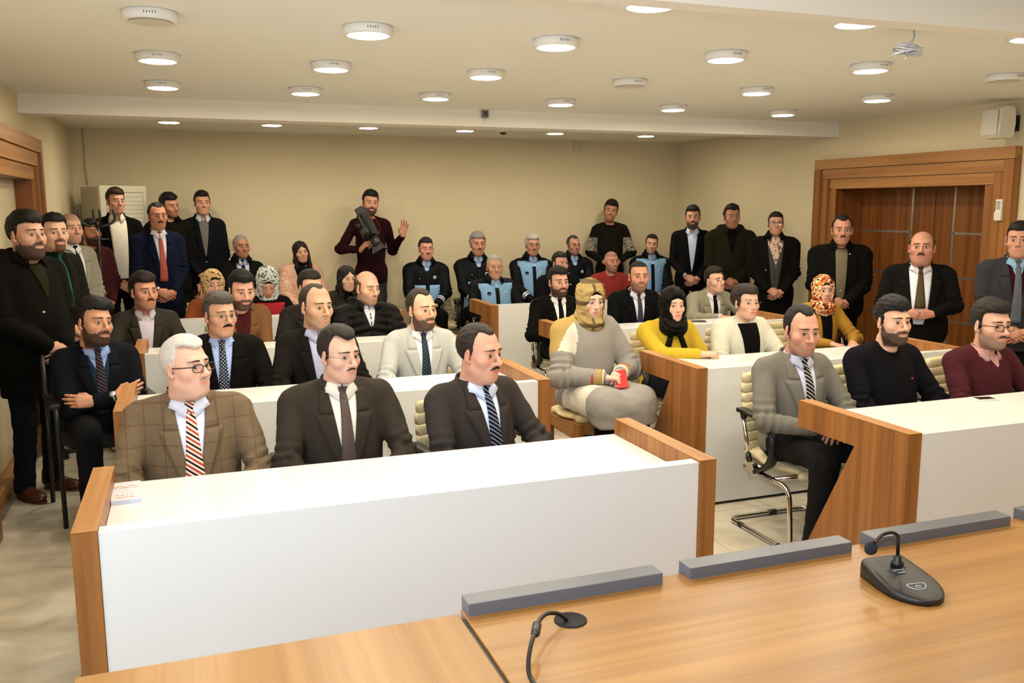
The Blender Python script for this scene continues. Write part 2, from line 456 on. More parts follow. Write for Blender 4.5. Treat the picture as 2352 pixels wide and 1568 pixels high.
# ------------------------------------------------------------------ ceiling lamps
def lamp_emit():
    m = bpy.data.materials.new('lamp_glow'); m.use_nodes = True; nt, N, L, b = nodes_of(m)
    b.inputs['Base Color'].default_value = (.9, .88, .8, 1); b.inputs['Emission Color'].default_value = (*LAMP_COL, 1); b.inputs['Emission Strength'].default_value = LAMP
    return m
M_GLOW = lamp_emit(); M_OFF = mat('lamp_diffuser_off', '#d9d4c8', .5); M_RING = mat('lamp_ring', '#e9e6e0', .4)
_h = MB(); _h.lathe([(.0, 0), (.108, 0), (.113, -.004), (.113, -.036), (.108, -.041), (.088, -.042), (.086, -.040), (.0, -.039)], n=36)
for k in range(5):
    a = -math.pi/2+(k-2)*.10; 
    if k != 2: _h.box((.1128*math.cos(a)-.0012, .1128*math.sin(a)-.0012, -.026), (.1128*math.cos(a)+.0012, .1128*math.sin(a)+.0012, -.014), mi=1)
    else: _h.box((.1128*math.cos(a)-.0022, .1128*math.sin(a)-.0022, -.022), (.1128*math.cos(a)+.0022, .1128*math.sin(a)+.0022, -.018), mi=1)
_hm = _h.mesh('housing', [M_RING, M_BLACK])
_d = MB(); _d.add([(.086*math.cos(k*math.pi/10), .086*math.sin(k*math.pi/10), -.0432) for k in range(20)], [tuple(range(20))[::-1]])
_dm_on = _d.mesh('diffuser', [M_GLOW]); _dm_off = _d.mesh('diffuser', [M_OFF])
LX = [-.09, .83, 1.76, 2.77, 3.79, 4.90]
ROWS = [(1.35, 0), (3.21, 0), (4.16, .055), (5.25, .06), (6.40, .05), (8.93, .02)]
WHERE = ['above the dais desk', 'beside the near beam', 'in the nearest full row', 'in the middle row', 'before the far beam', 'behind the far beam']
SIDE = ['next to the panelled wall', 'second from the panelled wall', 'third from the panelled wall', 'third from the door wall', 'second from the door wall', 'next to the door wall']
for r, (yy, sk_) in enumerate(ROWS):
    for c, xx in enumerate(LX):
        if r == 0 and c < 3: continue
        y2 = yy+sk_*max(0, c-2)*1.0
        off = (r, c) in ((2, 0), (3, 3), (2, 5))
        t = empty('ceiling_lamp', (xx, y2, ZC)); tag(t, 'round white ceiling lamp %s, %s, %s' % ('switched off' if off else 'glowing', WHERE[r], SIDE[c]), 'lamp', 'round surface-mounted ceiling lamps')
        link('housing', _hm, t); link('diffuser', _dm_off if off else _dm_on, t)

# ------------------------------------------------------------------ desks
def desk(x0, x1, y0, label, group):
    t = empty('council_desk', (x0, y0, 0)); tag(t, label, 'desk', group); Lx = x1-x0
    prof = [(0, 0), (.665, 0), (.305, .703), (.69, .703), (.69, .83), (0, .83)]
    for a in (0, Lx-.07):
        b = MB(); b.prism(prof, a, a+.07, 'X'); o = b.build('end_panel', [M_WOOD_Z], t)
        c = MB(); c.box((a, 0, .829), (a+.07, .69, .8305)); c.build('top_veneer', [M_WOOD_Y], o)
    b = MB(); b.box((.071, .004, .018), (Lx-.071, .055, .824), bev=.0015); b.build('front_board', [M_WHITE], t)
    b = MB(); b.box((.071, .056, .738), (Lx-.071, .69, .763), bev=.002); b.build('tabletop', [M_WHITE], t)
    b = MB(); b.box((.071, .02, 0), (Lx-.071, .045, .0175)); b.build('plinth', [M_BLACK], t)
    return t
for (x0, x1, y0, lb) in ((-.356, 1.786, 2.69, 'white desk with wooden end panels holding the notebook, nearest the camera'),
                         (-.356, 1.80, 4.305, 'white desk with wooden ends behind the three front-row men in suits'),
                         (-.36, 1.80, 6.0, 'white desk with wooden ends behind the man in the light grey suit'),
                         (-.30, 1.80, 7.70, 'white desk in front of the two women with headscarves near the back wall'),
                         (2.71, 4.80, 2.715, 'white desk with angled wooden end panel and a phone on it'),
                         (2.70, 4.74, 4.29, 'white desk on which the woman in the yellow sweater rests her arm'),
                         (2.68, 4.74, 5.98, 'white desk on which the man in the grey jacket folds his hands'),
                         (2.645, 4.72, 7.77, 'white desk in front of the seated officer with the light blue yoke')):
    desk(x0, x1, y0, lb, 'council desks in two columns')

# dais desk in the foreground
dd = empty('dais_desk', (0, 0, 0)); tag(dd, 'long honey-coloured wooden dais desk in the foreground', 'desk')
b = MB(); b.box((-.272, .72, .735), (.578, 1.965, .76), bev=.002); b.build('desktop', [M_TOP_Y], dd)
b = MB(); b.box((.590, .72, .735), (4.4, 1.985, .76), bev=.002); b.build('desktop', [M_TOP_X], dd)
b = MB(); b.box((-.26, 1.88, .0), (4.39, 1.93, .735)); b.build('front_board', [M_WOOD_X], dd)
b = MB(); b.box((.579, .73, .70), (.589, 1.95, .752)); b.build('joint', [M_BLACK], dd)
for i, a in enumerate((-.25, 1.6, 4.3)):
    b = MB(); b.box((a, .8, 0), (a+.05, 1.88, .735)); b.build('leg_panel', [M_WOOD_Z], dd)
for i, (a, c) in enumerate(((.597, 1.135), (1.218, 1.755), (1.835, 2.368), (2.448, 2.98), (3.06, 3.6))):
    b = MB(); b.box((a, 1.940, .722), (c, 2.000, .792), bev=.0025); b.build('edge_bar', [M_GREY], dd)
# ------------------------------------------------------------------ chairs
M_BEIGE = mat('beige_leather', '#cdbd95', .5, bump=(220, .12), spec=.35)
def bend(pts, r, n=5):
    """round the corners of a polyline"""
    P = [Vector(p) for p in pts]; o = [P[0]]
    for i in range(1, len(P)-1):
        a, b, c = P[i-1], P[i], P[i+1]; d1 = (a-b).normalized(); d2 = (c-b).normalized(); q = min(r, (a-b).length*.45, (c-b).length*.45)
        for k in range(n+1):
            t = k/n; p1, p2 = b+d1*q, b+d2*q; o.append(p1*(1-t)**2+b*2*t*(1-t)+p2*t*t)
    o.append(P[-1]); return o
def chair_meshes():
    D = []
    # seat cushion (facing +y)
    P = [ell((0, .03, .410), (.255, .27, .045), k=.02), ell((0, .26, .400), (.23, .06, .045), k=.03), ell((0, -.14, .415), (.235, .10, .040), k=.03)]
    V, Q = surf(P, .016); D.append(('seat', np_mesh('seat', V, Q, [M_BEIGE]), None))
    # ribbed back: horizontal padded rolls on a slightly curved shell
    b = MB(); n = 12
    zs = [.32+.052*i for i in range(10)]
    for i, z in enumerate(zs):
        lean = -.205-.10*((z-.33)/.58)
        wd = .222-(.012 if i == 9 else 0)
        nx_, V, F = 9, [], []
        for j in range(nx_):
            u = -1+2*j/(nx_-1); yb = lean+.045*u*u-.01; x = u*wd
            th = .026*(1-.5*u**6)
            for (dy, dz) in ((th*.78, .001), (th*.98, .010), (th*1.04, .026), (th*.98, .042), (th*.78, .051), (-.022, .0515), (-.026, .026), (-.022, .0005)):
                V.append((x, yb+dy, z+dz))
        for j in range(nx_-1):
            for k in range(8): F.append((j*8+k, j*8+(k+1) % 8, (j+1)*8+(k+1) % 8, (j+1)*8+k))
        F += [tuple(range(8)), tuple((nx_-1)*8+k for k in range(8))[::-1]]
        b.add(V, F, 0, True)
    D.append(('backrest', b.mesh('backrest', [M_BEIGE]), None))
    for s in (-1, 1):
        b = MB(); pts = bend([(s*.27, -.19, .66), (s*.275, .02, .655), (s*.275, .13, .58), (s*.272, .11, .43), (s*.27, -.02, .355)], .10)
        # flat band loop
        V, F = [], []
        for i, p in enumerate(pts):
            d = (pts[min(i+1, len(pts)-1)]-pts[max(i-1, 0)]).normalized(); nrm = Vector((1, 0, 0)).cross(d).normalized()
            wd = .026; th = .010
            for sx, sn in ((-1, -1), (1, -1), (1, 1), (-1, 1)): V.append(p+Vector((sx*wd, 0, 0))+nrm*sn*th)
        for i in range(len(pts)-1):
            for k in range(4): F.append((i*4+k, i*4+(k+1) % 4, i*4+4+(k+1) % 4, i*4+4+k))
        F += [(0, 1, 2, 3), tuple(len(V)-4+k for k in range(4))]
        b.add(V, F, 0, True); D.append(('armrest', b.mesh('armrest', [M_BLACK]), None))
        b = MB(); b.tube([(s*.268, -.165, .645), (s*.265, -.10, .40)], .011, 10); b.tube([(s*.268, -.168, .655), (s*.2675, -.155, .615)], .017, 10, mi=1); b.tube([(s*.2655, -.11, .435), (s*.265, -.095, .39)], .016, 10, mi=1)
        D.append(('arm_strut', b.mesh('arm_strut', [M_CHROME, M_BLACK]), None))
        b = MB(); V, F = [], []
        for k in range(20): a = 2*math.pi*k/20; V += [(s*.262, -.06+.042*math.cos(a), .365+.042*math.sin(a)), (s*.290, -.06+.036*math.cos(a), .365+.036*math.sin(a))]
        F = [tuple(2*k for k in range(20)), tuple(2*k+1 for k in range(20))[::-1]]+[(2*k, 2*((k+1) % 20), 2*((k+1) % 20)+1, 2*k+1) for k in range(20)]
        b.add(V, F, 0, False); D.append(('hub', b.mesh('hub', [M_CHROME]), None))
    pts = bend([(-.262, -.14, .355), (-.262, .24, .345), (-.262, .27, .015), (-.262, -.27, .015), (.262, -.27, .015), (.262, .27, .015), (.262, .24, .345), (.262, -.14, .355)], .07)
    b = MB(); b.tube(pts, .0135, 10); b.tube([(-.262, -.08, .36), (.262, -.08, .36)], .013, 8); b.tube([(-.262, .12, .355), (.262, .12, .355)], .013, 8)
    D.append(('frame', b.mesh('frame', [M_CHROME]), None))
    b = MB()
    for s in (-1, 1):
        for yy in (-.17, .17): b.tube([(s*.262, yy, .0155), (s*.262, yy+.035, .0155)], .0155, 8)
    b.tube([(-.05, -.27, .0158), (.0, -.27, .0158)], .0158, 8)
    D.append(('glide', b.mesh('glide', [M_BLACK]), None))
    return D
_CH = None
def chair(x, y, rz, label, group='beige office chairs'):
    global _CH
    if _CH is None: _CH = chair_meshes()
    t = empty('office_chair', (x, y, 0), rz); tag(t, label, 'chair', group)
    for nm, me, _ in _CH: link(nm, me, t)
    return t

def visitor_chair(x, y, rz, label):
    t = empty('visitor_chair', (x, y, 0), rz); tag(t, label, 'chair')
    m = mat('black_fabric', '#17171a', .85, bump=(260, .3))
    P = [ell((0, .02, .445), (.24, .24, .04), k=.02)]; V, Q = surf(P, .018); link('seat', np_mesh('seat', V, Q, [m]), t)
    P = [ell((0, -.235, .72), (.23, .035, .21), rot=rx(-.15), k=.02)]; V, Q = surf(P, .018); link('backrest', np_mesh('backrest', V, Q, [m]), t)
    for s in (-1, 1):
        b = MB(); b.tube(bend([(s*.25, .24, .0), (s*.25, .22, .66), (s*.25, -.22, .66), (s*.25, -.25, .9)], .05), .0135, 10); b.build('frame', [M_BLACK], t)
        b = MB(); b.tube([(s*.25, -.20, .66), (s*.25, -.29, 0)], .0135, 10); b.build('leg', [M_BLACK], t)
        b = MB(); b.box((s*.25-.025, -.18, .662), (s*.25+.025, .20, .69), bev=.008); b.build('armrest', [M_BLACK], t)
    for yy in (.2, -.24): b = MB(); b.tube([(-.25, yy, .42), (.25, yy, .42)], .012, 8); b.build('crossbar', [M_BLACK], t)
    return t

def stool(x, y, rz):
    t = empty('wooden_stool', (x, y, 0), rz); tag(t, 'wooden stool with cream cushion under the woman in the grey dress', 'stool')
    P = [ell((0, 0, .455), (.215, .205, .032), k=.01), cap((-.16, -.15, .45), (.16, -.15, .45), .028, k=.03), cap((-.16, .15, .45), (.16, .15, .45), .028, k=.03)]
    V, Q = surf(P, .014); link('cushion', np_mesh('cushion', V, Q, [mat('cream_leather', '#d8c592', .5)]), t)
    w_ = M_WOOD_Z
    for sx in (-1, 1):
        for sy in (-1, 1):
            b = MB(); b.prism([(sx*.185-.022, sy*.175-.022), (sx*.185+.022, sy*.175-.022), (sx*.185+.022, sy*.175+.022), (sx*.185-.022, sy*.175+.022)], 0, .43, 'Z'); b.build('leg', [w_], t)
    for s in (-1, 1):
        b = MB(); b.box((-.165, s*.175-.011, .36), (.165, s*.175+.011, .43)); b.build('apron', [M_WOOD_X], t)
        b = MB(); b.box((s*.185-.011, -.155, .36), (s*.185+.011, .155, .43)); b.build('apron', [M_WOOD_Y], t)
        b = MB(); b.box((s*.185-.011, -.155, .17), (s*.185+.011, .155, .205)); b.build('stretcher', [M_WOOD_Y], t)
    b = MB(); b.box((-.165, .165, .17), (.165, .186, .205)); b.build('stretcher', [M_WOOD_X], t)
    return t

# ------------------------------------------------------------------ things on walls and ceiling
a_ = math.radians(35)
ac = empty('air_conditioner', (-.78, 9.68, 0), a_); tag(ac, 'tall white floor-standing air conditioner in the back corner', 'air conditioner')
M_AC = mat('appliance_white', '#d9d3bd', .45)
b = MB(); b.box((0, .02, .02), (.50, .34, 1.955), bev=.012); b.build('body', [mat('appliance_grey', '#b7b09c', .5)], ac)
b = MB(); b.box((-.006, -.02, .04), (.506, .03, 1.965), bev=.014); b.build('front_panel', [M_AC], ac)
for k in range(7):
    z0 = 1.60+.042*k; b = MB(); b.box((.06, -.0235, z0), (.46, -.018, z0+.039), bev=.0015); b.build('louvre', [M_AC], ac)
b = MB(); b.box((.055, -.021, 1.595), (.465, -.0195, 1.90)); b.build('grille_back', [mat('grille_grey', '#9d977f', .6)], ac)
b = MB(); b.box((.16, -.024, 1.45), (.34, -.019, 1.52), bev=.003); b.build('display', [M_BLACK], ac)
b = MB(); b.box((.01, .0, 0), (.49, .33, .03)); b.build('base', [M_BLACK], ac)

cr = empty('coat_stand', (-.755, 8.95, 0)); tag(cr, 'black coat stand with curved hooks in front of the tall man in a white shirt', 'coat stand')
b = MB(); b.tube([(0, 0, .02), (0, 0, 1.62)], .016, 10); b.build('pole', [M_BLACK], cr)
b = MB(); b.lathe([(0, .03), (.05, .03), (.17, .012), (.175, 0), (0, 0)]); b.build('base', [M_BLACK], cr)
for k, an in enumerate((15, 105, 195, 285)):
    c, s = math.cos(math.radians(an)), math.sin(math.radians(an)); b = MB()
    b.tube(bend([(0, 0, 1.57), (c*.09, s*.09, 1.585), (c*.155, s*.155, 1.63), (c*.145, s*.145, 1.73)], .05), .0115, 8); b.build('hook', [M_BLACK], cr)
b = MB(); b.tube([(.0+.085*math.cos(k*math.pi/12), .085*math.sin(k*math.pi/12), 1.46) for k in range(24)], .008, 6, closed=True); b.build('ring', [M_BLACK], cr)

sp = empty('wall_speaker', (XR, 5.30, 2.38)); tag(sp, 'white loudspeaker bracketed high on the wall over the double door', 'loudspeaker')
b = MB(); b.prism([(-.26, -.08), (-.245, .10), (-.225, .118), (-.12, .118), (-.105, .10), (-.095, .0), (-.105, -.10), (-.12, -.118), (-.225, -.118), (-.25, -.10)], -.085, .085, 'Y'); b.build('cabinet', [mat('speaker_white', '#e2dccb', .5)], sp)
b = MB(); b.box((-.269, -.070, -.095), (-.262, .070, .095), bev=.004); b.build('grille', [mat('speaker_cloth', '#d8d2c2', .8, bump=(300, .5))], sp)
b = MB(); b.box((-.10, -.03, -.02), (-.02, .03, .02)); b.box((-.02, -.04, -.06), (0, .04, .06)); b.build('bracket', [M_BLACK], sp)

rm = empty('remote_control', (XR-.075, 5.31, 1.64)); tag(rm, 'white remote control in a holder on the wooden door frame', 'remote control')
b = MB(); b.box((-.022, -.028, 0), (0, .028, .155), bev=.004); b.build('handset', [mat('remote_white', '#e6e0cf', .45)], rm)
b = MB(); b.box((-.027, -.033, -.012), (0, .033, .055), bev=.004); b.build('holder', [mat('remote_white2', '#ded8c6', .45)], rm)
for r in range(5):
    for c in range(3): b = MB(); b.box((-.0245, -.017+.0135*c, .075+.014*r), (-.021, -.008+.0135*c, .083+.014*r)); b.build('button', [mat('remote_button', '#77756c', .5)], rm)

cp = empty('wall_plate', (4.705, YB, 2.487)); tag(cp, 'small white cover plate high on the back wall near the corner', 'cover plate')
b = MB(); b.box((-.062, -.014, -.058), (.062, 0, .058), bev=.004); b.build('plate', [mat('plate_white', '#cfc6ad', .5)], cp)
b = MB(); b.box((.03, -.017, -.04), (.045, -.013, -.025)); b.build('latch', [mat('plate_white2', '#bdb49c', .5)], cp)

dc = empty('dome_camera', (3.17, 8.9, ZC)); tag(dc, 'white dome security camera on the ceiling behind the far beam', 'security camera')
b = MB(); b.lathe([(0, 0), (.06, 0), (.06, -.022), (.052, -.03), (0, -.03)]); b.build('base', [M_RING], dc)
b = MB(); b.lathe([(.045, -.03), (.042, -.048), (.03, -.064), (.012, -.072), (0, -.073)]); b.build('dome', [mat('smoked_dome', '#24211e', .1)], dc)
b = MB(); b.lathe([(.052, -.028), (.050, -.044), (.044, -.05), (.044, -.03)]); b.build('collar', [M_RING], dc)

sn = empty('sensor_box', (2.44, 7.32, 2.535)); tag(sn, 'small grey sensor box with a dangling wire on the far beam', 'sensor')
b = MB(); b.box((-.03, -.028, -.045), (.03, 0, .02), bev=.004); b.build('case', [mat('sensor_grey', '#8a8578', .5)], sn)
b = MB(); b.box((-.02, -.031, -.03), (.02, -.027, .01)); b.build('face', [mat('sensor_dark', '#4a4640', .5)], sn)
b = MB(); b.tube([(.005, -.012, -.045), (-.002, -.014, -.07), (-.010, -.01, -.09)], .0025, 6); b.build('wire', [M_RING], sn)

co_ = empty('cable_coil', (3.24, 3.40, ZC)); tag(co_, 'bundled white cable coil hanging from the ceiling by the near beam', 'cable')
for k in range(6):
    b = MB(); rr = .062+.006*(k % 3); b.tube([(rr*math.cos(t)*1.0-.01, rr*.75*math.sin(t), -.075-.006*k+.008*math.sin(2*t+k)) for t in np.linspace(0, 6.28, 20, endpoint=False)], .0042, 6, closed=True); b.build('loop', [mat('cable_white', '#b9bcc6', .5)], co_)
b = MB(); b.tube([(.02, 0, 0), (.025, .0, -.03), (.0, .01, -.075), (-.01, 0, -.12), (-.03, -.01, -.135)], .005, 6); b.build('tail', [_mats['cable_white']], co_)

wc = MB(); wc.tube([(-.955, YB-.008, ZC), (-.950, YB-.008, 2.36), (-.952, YB-.012, 2.15), (-.94, YB-.02, 1.98)], .006, 6); tag(wc.build('wall_cable', [mat('cable_beige', '#b9aa8c', .6)]), 'thin cable running down the back wall to the air conditioner', 'cable')
so = empty('wall_socket', (-.05, YB, .97)); tag(so, 'white wall socket plate beside the standing man in the navy blazer', 'socket')
b = MB(); b.box((-.04, -.010, -.04), (.04, 0, .04), bev=.004); b.build('plate', [M_RING], so)
b = MB(); b.lathe([(0, 0), (.02, 0), (.02, .004), (.017, .004), (.016, -.002), (0, -.002)], n=16); o = b.build('insert', [M_RING], so); o.rotation_euler = (math.pi/2, 0, 0); o.location = (0, -.010, 0)

# ------------------------------------------------------------------ things on the desks
nb = empty('notebook', (-.243, 3.235, .763), math.radians(3)); tag(nb, 'pale notebook with a printed cover on the front desk', 'notebook')
b = MB(); b.box((-.045, -.105, 0), (.045, .105, .012), bev=.001); b.build('pages', [mat('paper', '#e9e7e4', .8)], nb)
M_COVER = mat('notebook_cover', '#d3cfd2', .5)
b = MB(); b.box((-.047, -.107, .012), (.047, .107, .0145), bev=.0008); cv = b.build('cover', [M_COVER], nb)
b = MB(); b.box((-.047, -.109, .0), (.047, -.106, .0145), bev=.0008); b.build('spine', [mat('notebook_spine', '#c9cdde', .5)], nb)
random.seed(5)
M_PR = mat('print_red', '#c5402f', .6); M_PG = mat('print_grey', '#9c8f8c', .6); M_PO = mat('print_ochre', '#b58a5a', .6)
b = MB()
for k in range(13):
    if k in (4, 9): continue
    x0 = -.028+.0042*k; b.box((x0, -.082, .0145), (x0+.0031, -.0755, .0149))
b.build('print_line', [M_PR], cv)
b = MB()
for k in range(4): x0 = -.028+.016*k; b.tube([(x0+.004*math.cos(t), -.052+.0035*math.sin(t), .0147) for t in np.linspace(0, 6.28, 12, endpoint=False)], .0006, 4, closed=True)
b.build('print_marks', [M_PG], cv)
b = MB()
for k in range(7):
    cx, cy = -.033+.011*k, .045+.012*math.sin(k*1.7)
    b.tube([(cx+random.uniform(.004, .009)*math.cos(t), cy+random.uniform(.003, .006)*math.sin(t), .0147) for t in np.linspace(0, 6.28, 9, endpoint=False)], .0007, 4, closed=True)
b.tube([(-.04, .030, .0147), (-.02, .026, .0147), (0, .031, .0147), (.02, .027, .0147), (.04, .033, .0147)], .0007, 4)
b.build('print_drawing', [M_PO], cv)

cd = empty('paper_card', (1.381, 3.275, .763), math.radians(-28)); tag(cd, 'small white printed card lying on the front desk', 'card')
b = MB(); b.box((-.036, -.055, 0), (.036, .055, .0012)); o = b.build('sheet', [mat('card_paper', '#efece2', .8)], cd)
b = MB()
for k in range(3): b.box((-.01, .010+.012*k, .0012), (.028, .0125+.012*k, .0015))
b.build('print_line', [M_PG], o)

def phone(x, y, z, rz, body, label, screen='#161518', name='mobile_phone', tilt=None):
    t = empty(name, (x, y, z), rz); tag(t, label, 'phone')
    b = MB(); b.box((-.034, -.068, 0), (.034, .068, .009), bev=.003); b.build('case', [mat('phone_'+body, body, .35)], t)
    b = MB(); b.box((-.027, -.048, .0088), (.027, .048, .0094)); b.build('screen', [mat('phone_screen', screen, .1)], t)
    if body == '#e0dcd4':
        b = MB(); b.lathe([(0, .0095), (.005, .0095)], c=(0, -.061, 0), n=14); b.build('button', [mat('phone_button', '#c9c4ba', .4)], t)
    if tilt: t.rotation_euler = tilt
    return t
phone(3.80, 3.325, .763, math.radians(80), '#e0dcd4', 'white mobile phone with dark screen on the desk by the maroon sweater')
phone(4.10, 6.53, .763, math.radians(70), '#1c2030', 'dark mobile phone on the desk near the folded hands')

# desk microphone
mc = empty('desk_microphone', (1.715, 1.695, .76), math.radians(-6)); tag(mc, 'black gooseneck conference microphone on a wedge base on the dais desk', 'microphone')
def mic_section(t):      # t 0 back .. 1 front (towards the viewer); returns half width, height
    return (.066+.010*math.sin(math.pi*t*.9))*math.sqrt(max(.02, 1-max(0, (t-.55)/.46)**2)), .050-.036*t
b = MB(); V, F = [], []; K = 18
for i in range(K):
    t = i/(K-1); hw_, hh = mic_section(t); yy = .098-.205*t
    for (u, z) in ((-1, 0), (-1, hh*.72), (-.93, hh*.93), (-.80, hh), (-.3, hh*1.02), (.3, hh*1.02), (.80, hh), (.93, hh*.93), (1, hh*.72), (1, 0)): V.append((u*hw_, yy, z))
for i in range(K-1):
    for k in range(10): F.append((i*10+k, i*10+(k+1) % 10, (i+1)*10+(k+1) % 10, (i+1)*10+k))
F += [tuple(range(10)), tuple((K-1)*10+k for k in range(10))[::-1]]
b.add(V, F, 0, True); b.build('base', [mat('mic_black', '#1d1b1a', .42)], mc)
slope = math.atan2(.036, .205)
def on_base(x, t, up=0.0): hw_, hh = mic_section(t); return (x, .098-.205*t, hh*1.02+up)
b = MB()
ol = []
for k in range(24):
    a = 2*math.pi*k/24; x = .026*math.copysign(abs(math.cos(a))**.7, math.cos(a)); tt = .70+.060*math.sin(a)+.030*math.cos(2*a)*0-.035*(abs(x)/.026)**2
    ol.append(on_base(x, tt, .0005))
b.tube(ol, .0011, 5, closed=True); b.build('switch_outline', [mat('mic_print', '#c9c9c9', .5)], mc)
b = MB(); b.tube([on_base(.006*math.cos(k*.5236), .705+.024*math.sin(k*.5236), .001) for k in range(12)], .001, 5, closed=True); b.build('switch_symbol', [_mats['mic_print']], mc)
b = MB(); b.tube([on_base(-.030+.060*q, .30+.115*math.sin(math.pi*q), .0008) for q in np.linspace(0, 1, 14)], .0012, 5); b.tube([on_base(-.030, .30, .0008), on_base(.030, .30, .0008)], .0006, 4); b.build('plate_outline', [mat('mic_grey', '#55524e', .4)], mc)
b = MB()
for k in range(5): p = on_base(-.013+.0065*k, .33, .0006); b.box((p[0]-.0024, p[1]-.0016, p[2]-.001), (p[0]+.0024, p[1]+.0016, p[2]+.0006))
for k in range(3): p = on_base(-.008+.008*k, .385, .0006); b.box((p[0]-.0030, p[1]-.0012, p[2]-.001), (p[0]+.0030, p[1]+.0012, p[2]+.0006))
b.build('lettering', [_mats['mic_print']], mc)
b = MB(); b.lathe([(0, .046), (.017, .046), (.015, .056), (.010, .060), (.010, .070), (.007, .074), (0, .074)], c=(.006, .045, 0), n=18); b.build('socket', [M_BLACK], mc)
b = MB(); b.tube(bend([(.006, .045, .07), (.006, .048, .128), (-.012, .050, .138), (-.040, .054, .132), (-.060, .058, .108)], .03), .0048, 8); b.build('gooseneck', [M_BLACK], mc)
b = MB(); b.tube([(-.052, .057, .118), (-.057, .0575, .112)], .0070, 10); b.build('light_ring', [mat('mic_ring', '#5a3128', .35)], mc)
P = [ell((-.066, .060, .094), (.0165, .0165, .019), rot=ry(.6), k=.004)]; V, Q = surf(P, .005); N_ = vnormals(V, Q); V = V+N_*(wnoise(V, 3, .006)*.0008)[:, None]
link('foam_windshield', np_mesh('foam_windshield', V, Q, [mat('foam', '#20222c', .95, bump=(600, .6))]), mc)

# cable grommet with its lead
gr = MB(); gr.lathe([(.040, .0), (.040, .003), (.036, .004), (.033, .0022), (.0, .0016)], c=(.822, 1.836, .76), n=28); tag(gr.build('cable_grommet', [mat('grommet_black', '#080808', .8)]), 'round black cable grommet set into the dais desk', 'grommet')
ld = empty('microphone_lead', (.80, 1.83, .762)); tag(ld, 'black cable with a bead connector coming out of the desk grommet', 'cable')
pts = [(.012, .004, .002), (-.012, .000, .024), (-.050, -.020, .040), (-.085, -.060, .048), (-.110, -.105, .052), (-.140, -.150, .048), (-.165, -.195, .028), (-.172, -.230, .010), (-.160, -.300, .006), (-.10, -.40, .006), (.05, -.55, .006)]
def smooth_path(p, n=6):
    P = [Vector(q) for q in p]; o = []
    for i in range(len(P)-1):
        p0, p1, p2, p3 = P[max(i-1, 0)], P[i], P[i+1], P[min(i+2, len(P)-1)]
        for k in range(n):
            t = k/n; o.append(.5*((2*p1)+(-p0+p2)*t+(2*p0-5*p1+4*p2-p3)*t*t+(-p0+3*p1-3*p2+p3)*t**3))
    o.append(P[-1]); return o
b = MB(); b.tube(smooth_path(pts), .0052, 8); b.build('lead', [M_BLACK], ld)
b = MB(); b.tube([(-.098, -.080, .050), (-.101, -.084, .0503), (-.120, -.122, .0515), (-.123, -.127, .051)], [.007, .0105, .0105, .007], 12); b.build('bead_connector', [mat('bead', '#2a2624', .4)], ld)
# ------------------------------------------------------------------ people
def head_prims(kind='m'):
    """head, face +y, eyes at z=0, chin about -.118, top about +.120"""
    f = kind == 'f'; r = kind == 'r'
    jw = .041 if f else (.059 if r else .047)
    P = [ell((0, -.014, .032), (.076, .096, .088), k=.03),
         ell((0, .028, -.030), (.0575 if f else (.066 if r else .0605), .058, .082), k=.03),
         ell((0, .032, -.076), (jw, .047, .034), k=.03),
         cap((0, .062, -.098), (0, .066, -.100), .017 if f else .021, k=.025)]
    for s in (-1, 1):
        P += [cap((s*(jw-.010), .005, -.066), (s*.02, .055, -.098), .020, .016, k=.03),
              ell((s*.044, .052, -.026), (.024, .024, .022), k=.025)]
    if r: P += [ell((0, .022, -.112), (.052, .046, .024), k=.03)]
    P += [cap((-.032, .072, .026), (.032, .072, .026), .011 if f else .0140, k=.02)]
    P += [cap((0, -.028, -.07), (0, -.046, -.25), .043 if f else (.060 if r else .052), .048 if f else (.066 if r else .058), k=.035)]
    for s in (-1, 1): P += [ell((s*.032, .099, .000), (.020, .021, .0140), k=.014, op='-')]
    for s in (-1, 1): P += [ell((s*.031, .0715, .000), (.0150, .0135, .0115), k=.006)]
    nl = .106 if f else .1145
    P += [cap((0, .083, .018), (0, nl-.005, -.026), .0070, .0100, k=.010), ell((0, nl-.004, -.031), (.0120, .013, .0105), k=.008)]
    for s in (-1, 1): P += [ell((s*.0125, nl-.019, -.035), (.0090, .012, .0078), k=.006)]
    P += [ell((0, .074, -.064), (.030, .019, .024), k=.02)]
    P += [cap((-.016, .0885, -.0605), (.016, .0885, -.0605), .0048, k=.007), cap((-.014, .0885, -.0705), (.014, .0885, -.0705), .0058, k=.007)]
    P += [cap((s*.025, .094, -.0630), (0, .0985, -.0656), .0020, .0022, k=.005, op='-') for s in (-1, 1)]
    for s in (-1, 1):
        M = np.array(rz_(s*-.45)) @ np.array(rx(-.15))
        P += [ell((s*.0795, -.010, -.006), (.0080, .021, .034), rot=M, k=.008), ell((s*.0900, -.003, -.003), (.0065, .011, .019), rot=M, k=.006, op='-'),
              ell((s*.0765, .000, -.032), (.0075, .010, .011), rot=M, k=.006)]
    return P

def sstep(a, b, x): 
    t = np.clip((x-a)/(b-a), 0, 1); return t*t*(3-2*t)

HEADS = {}
def get_head(kind):
    if kind not in HEADS:
        P = head_prims(kind); V, Q = surf(P, .0038); V = relax(V, Q, 1, .35)
        HEADS[kind] = (P, V, Q, vnormals(V, Q))
    return HEADS[kind]

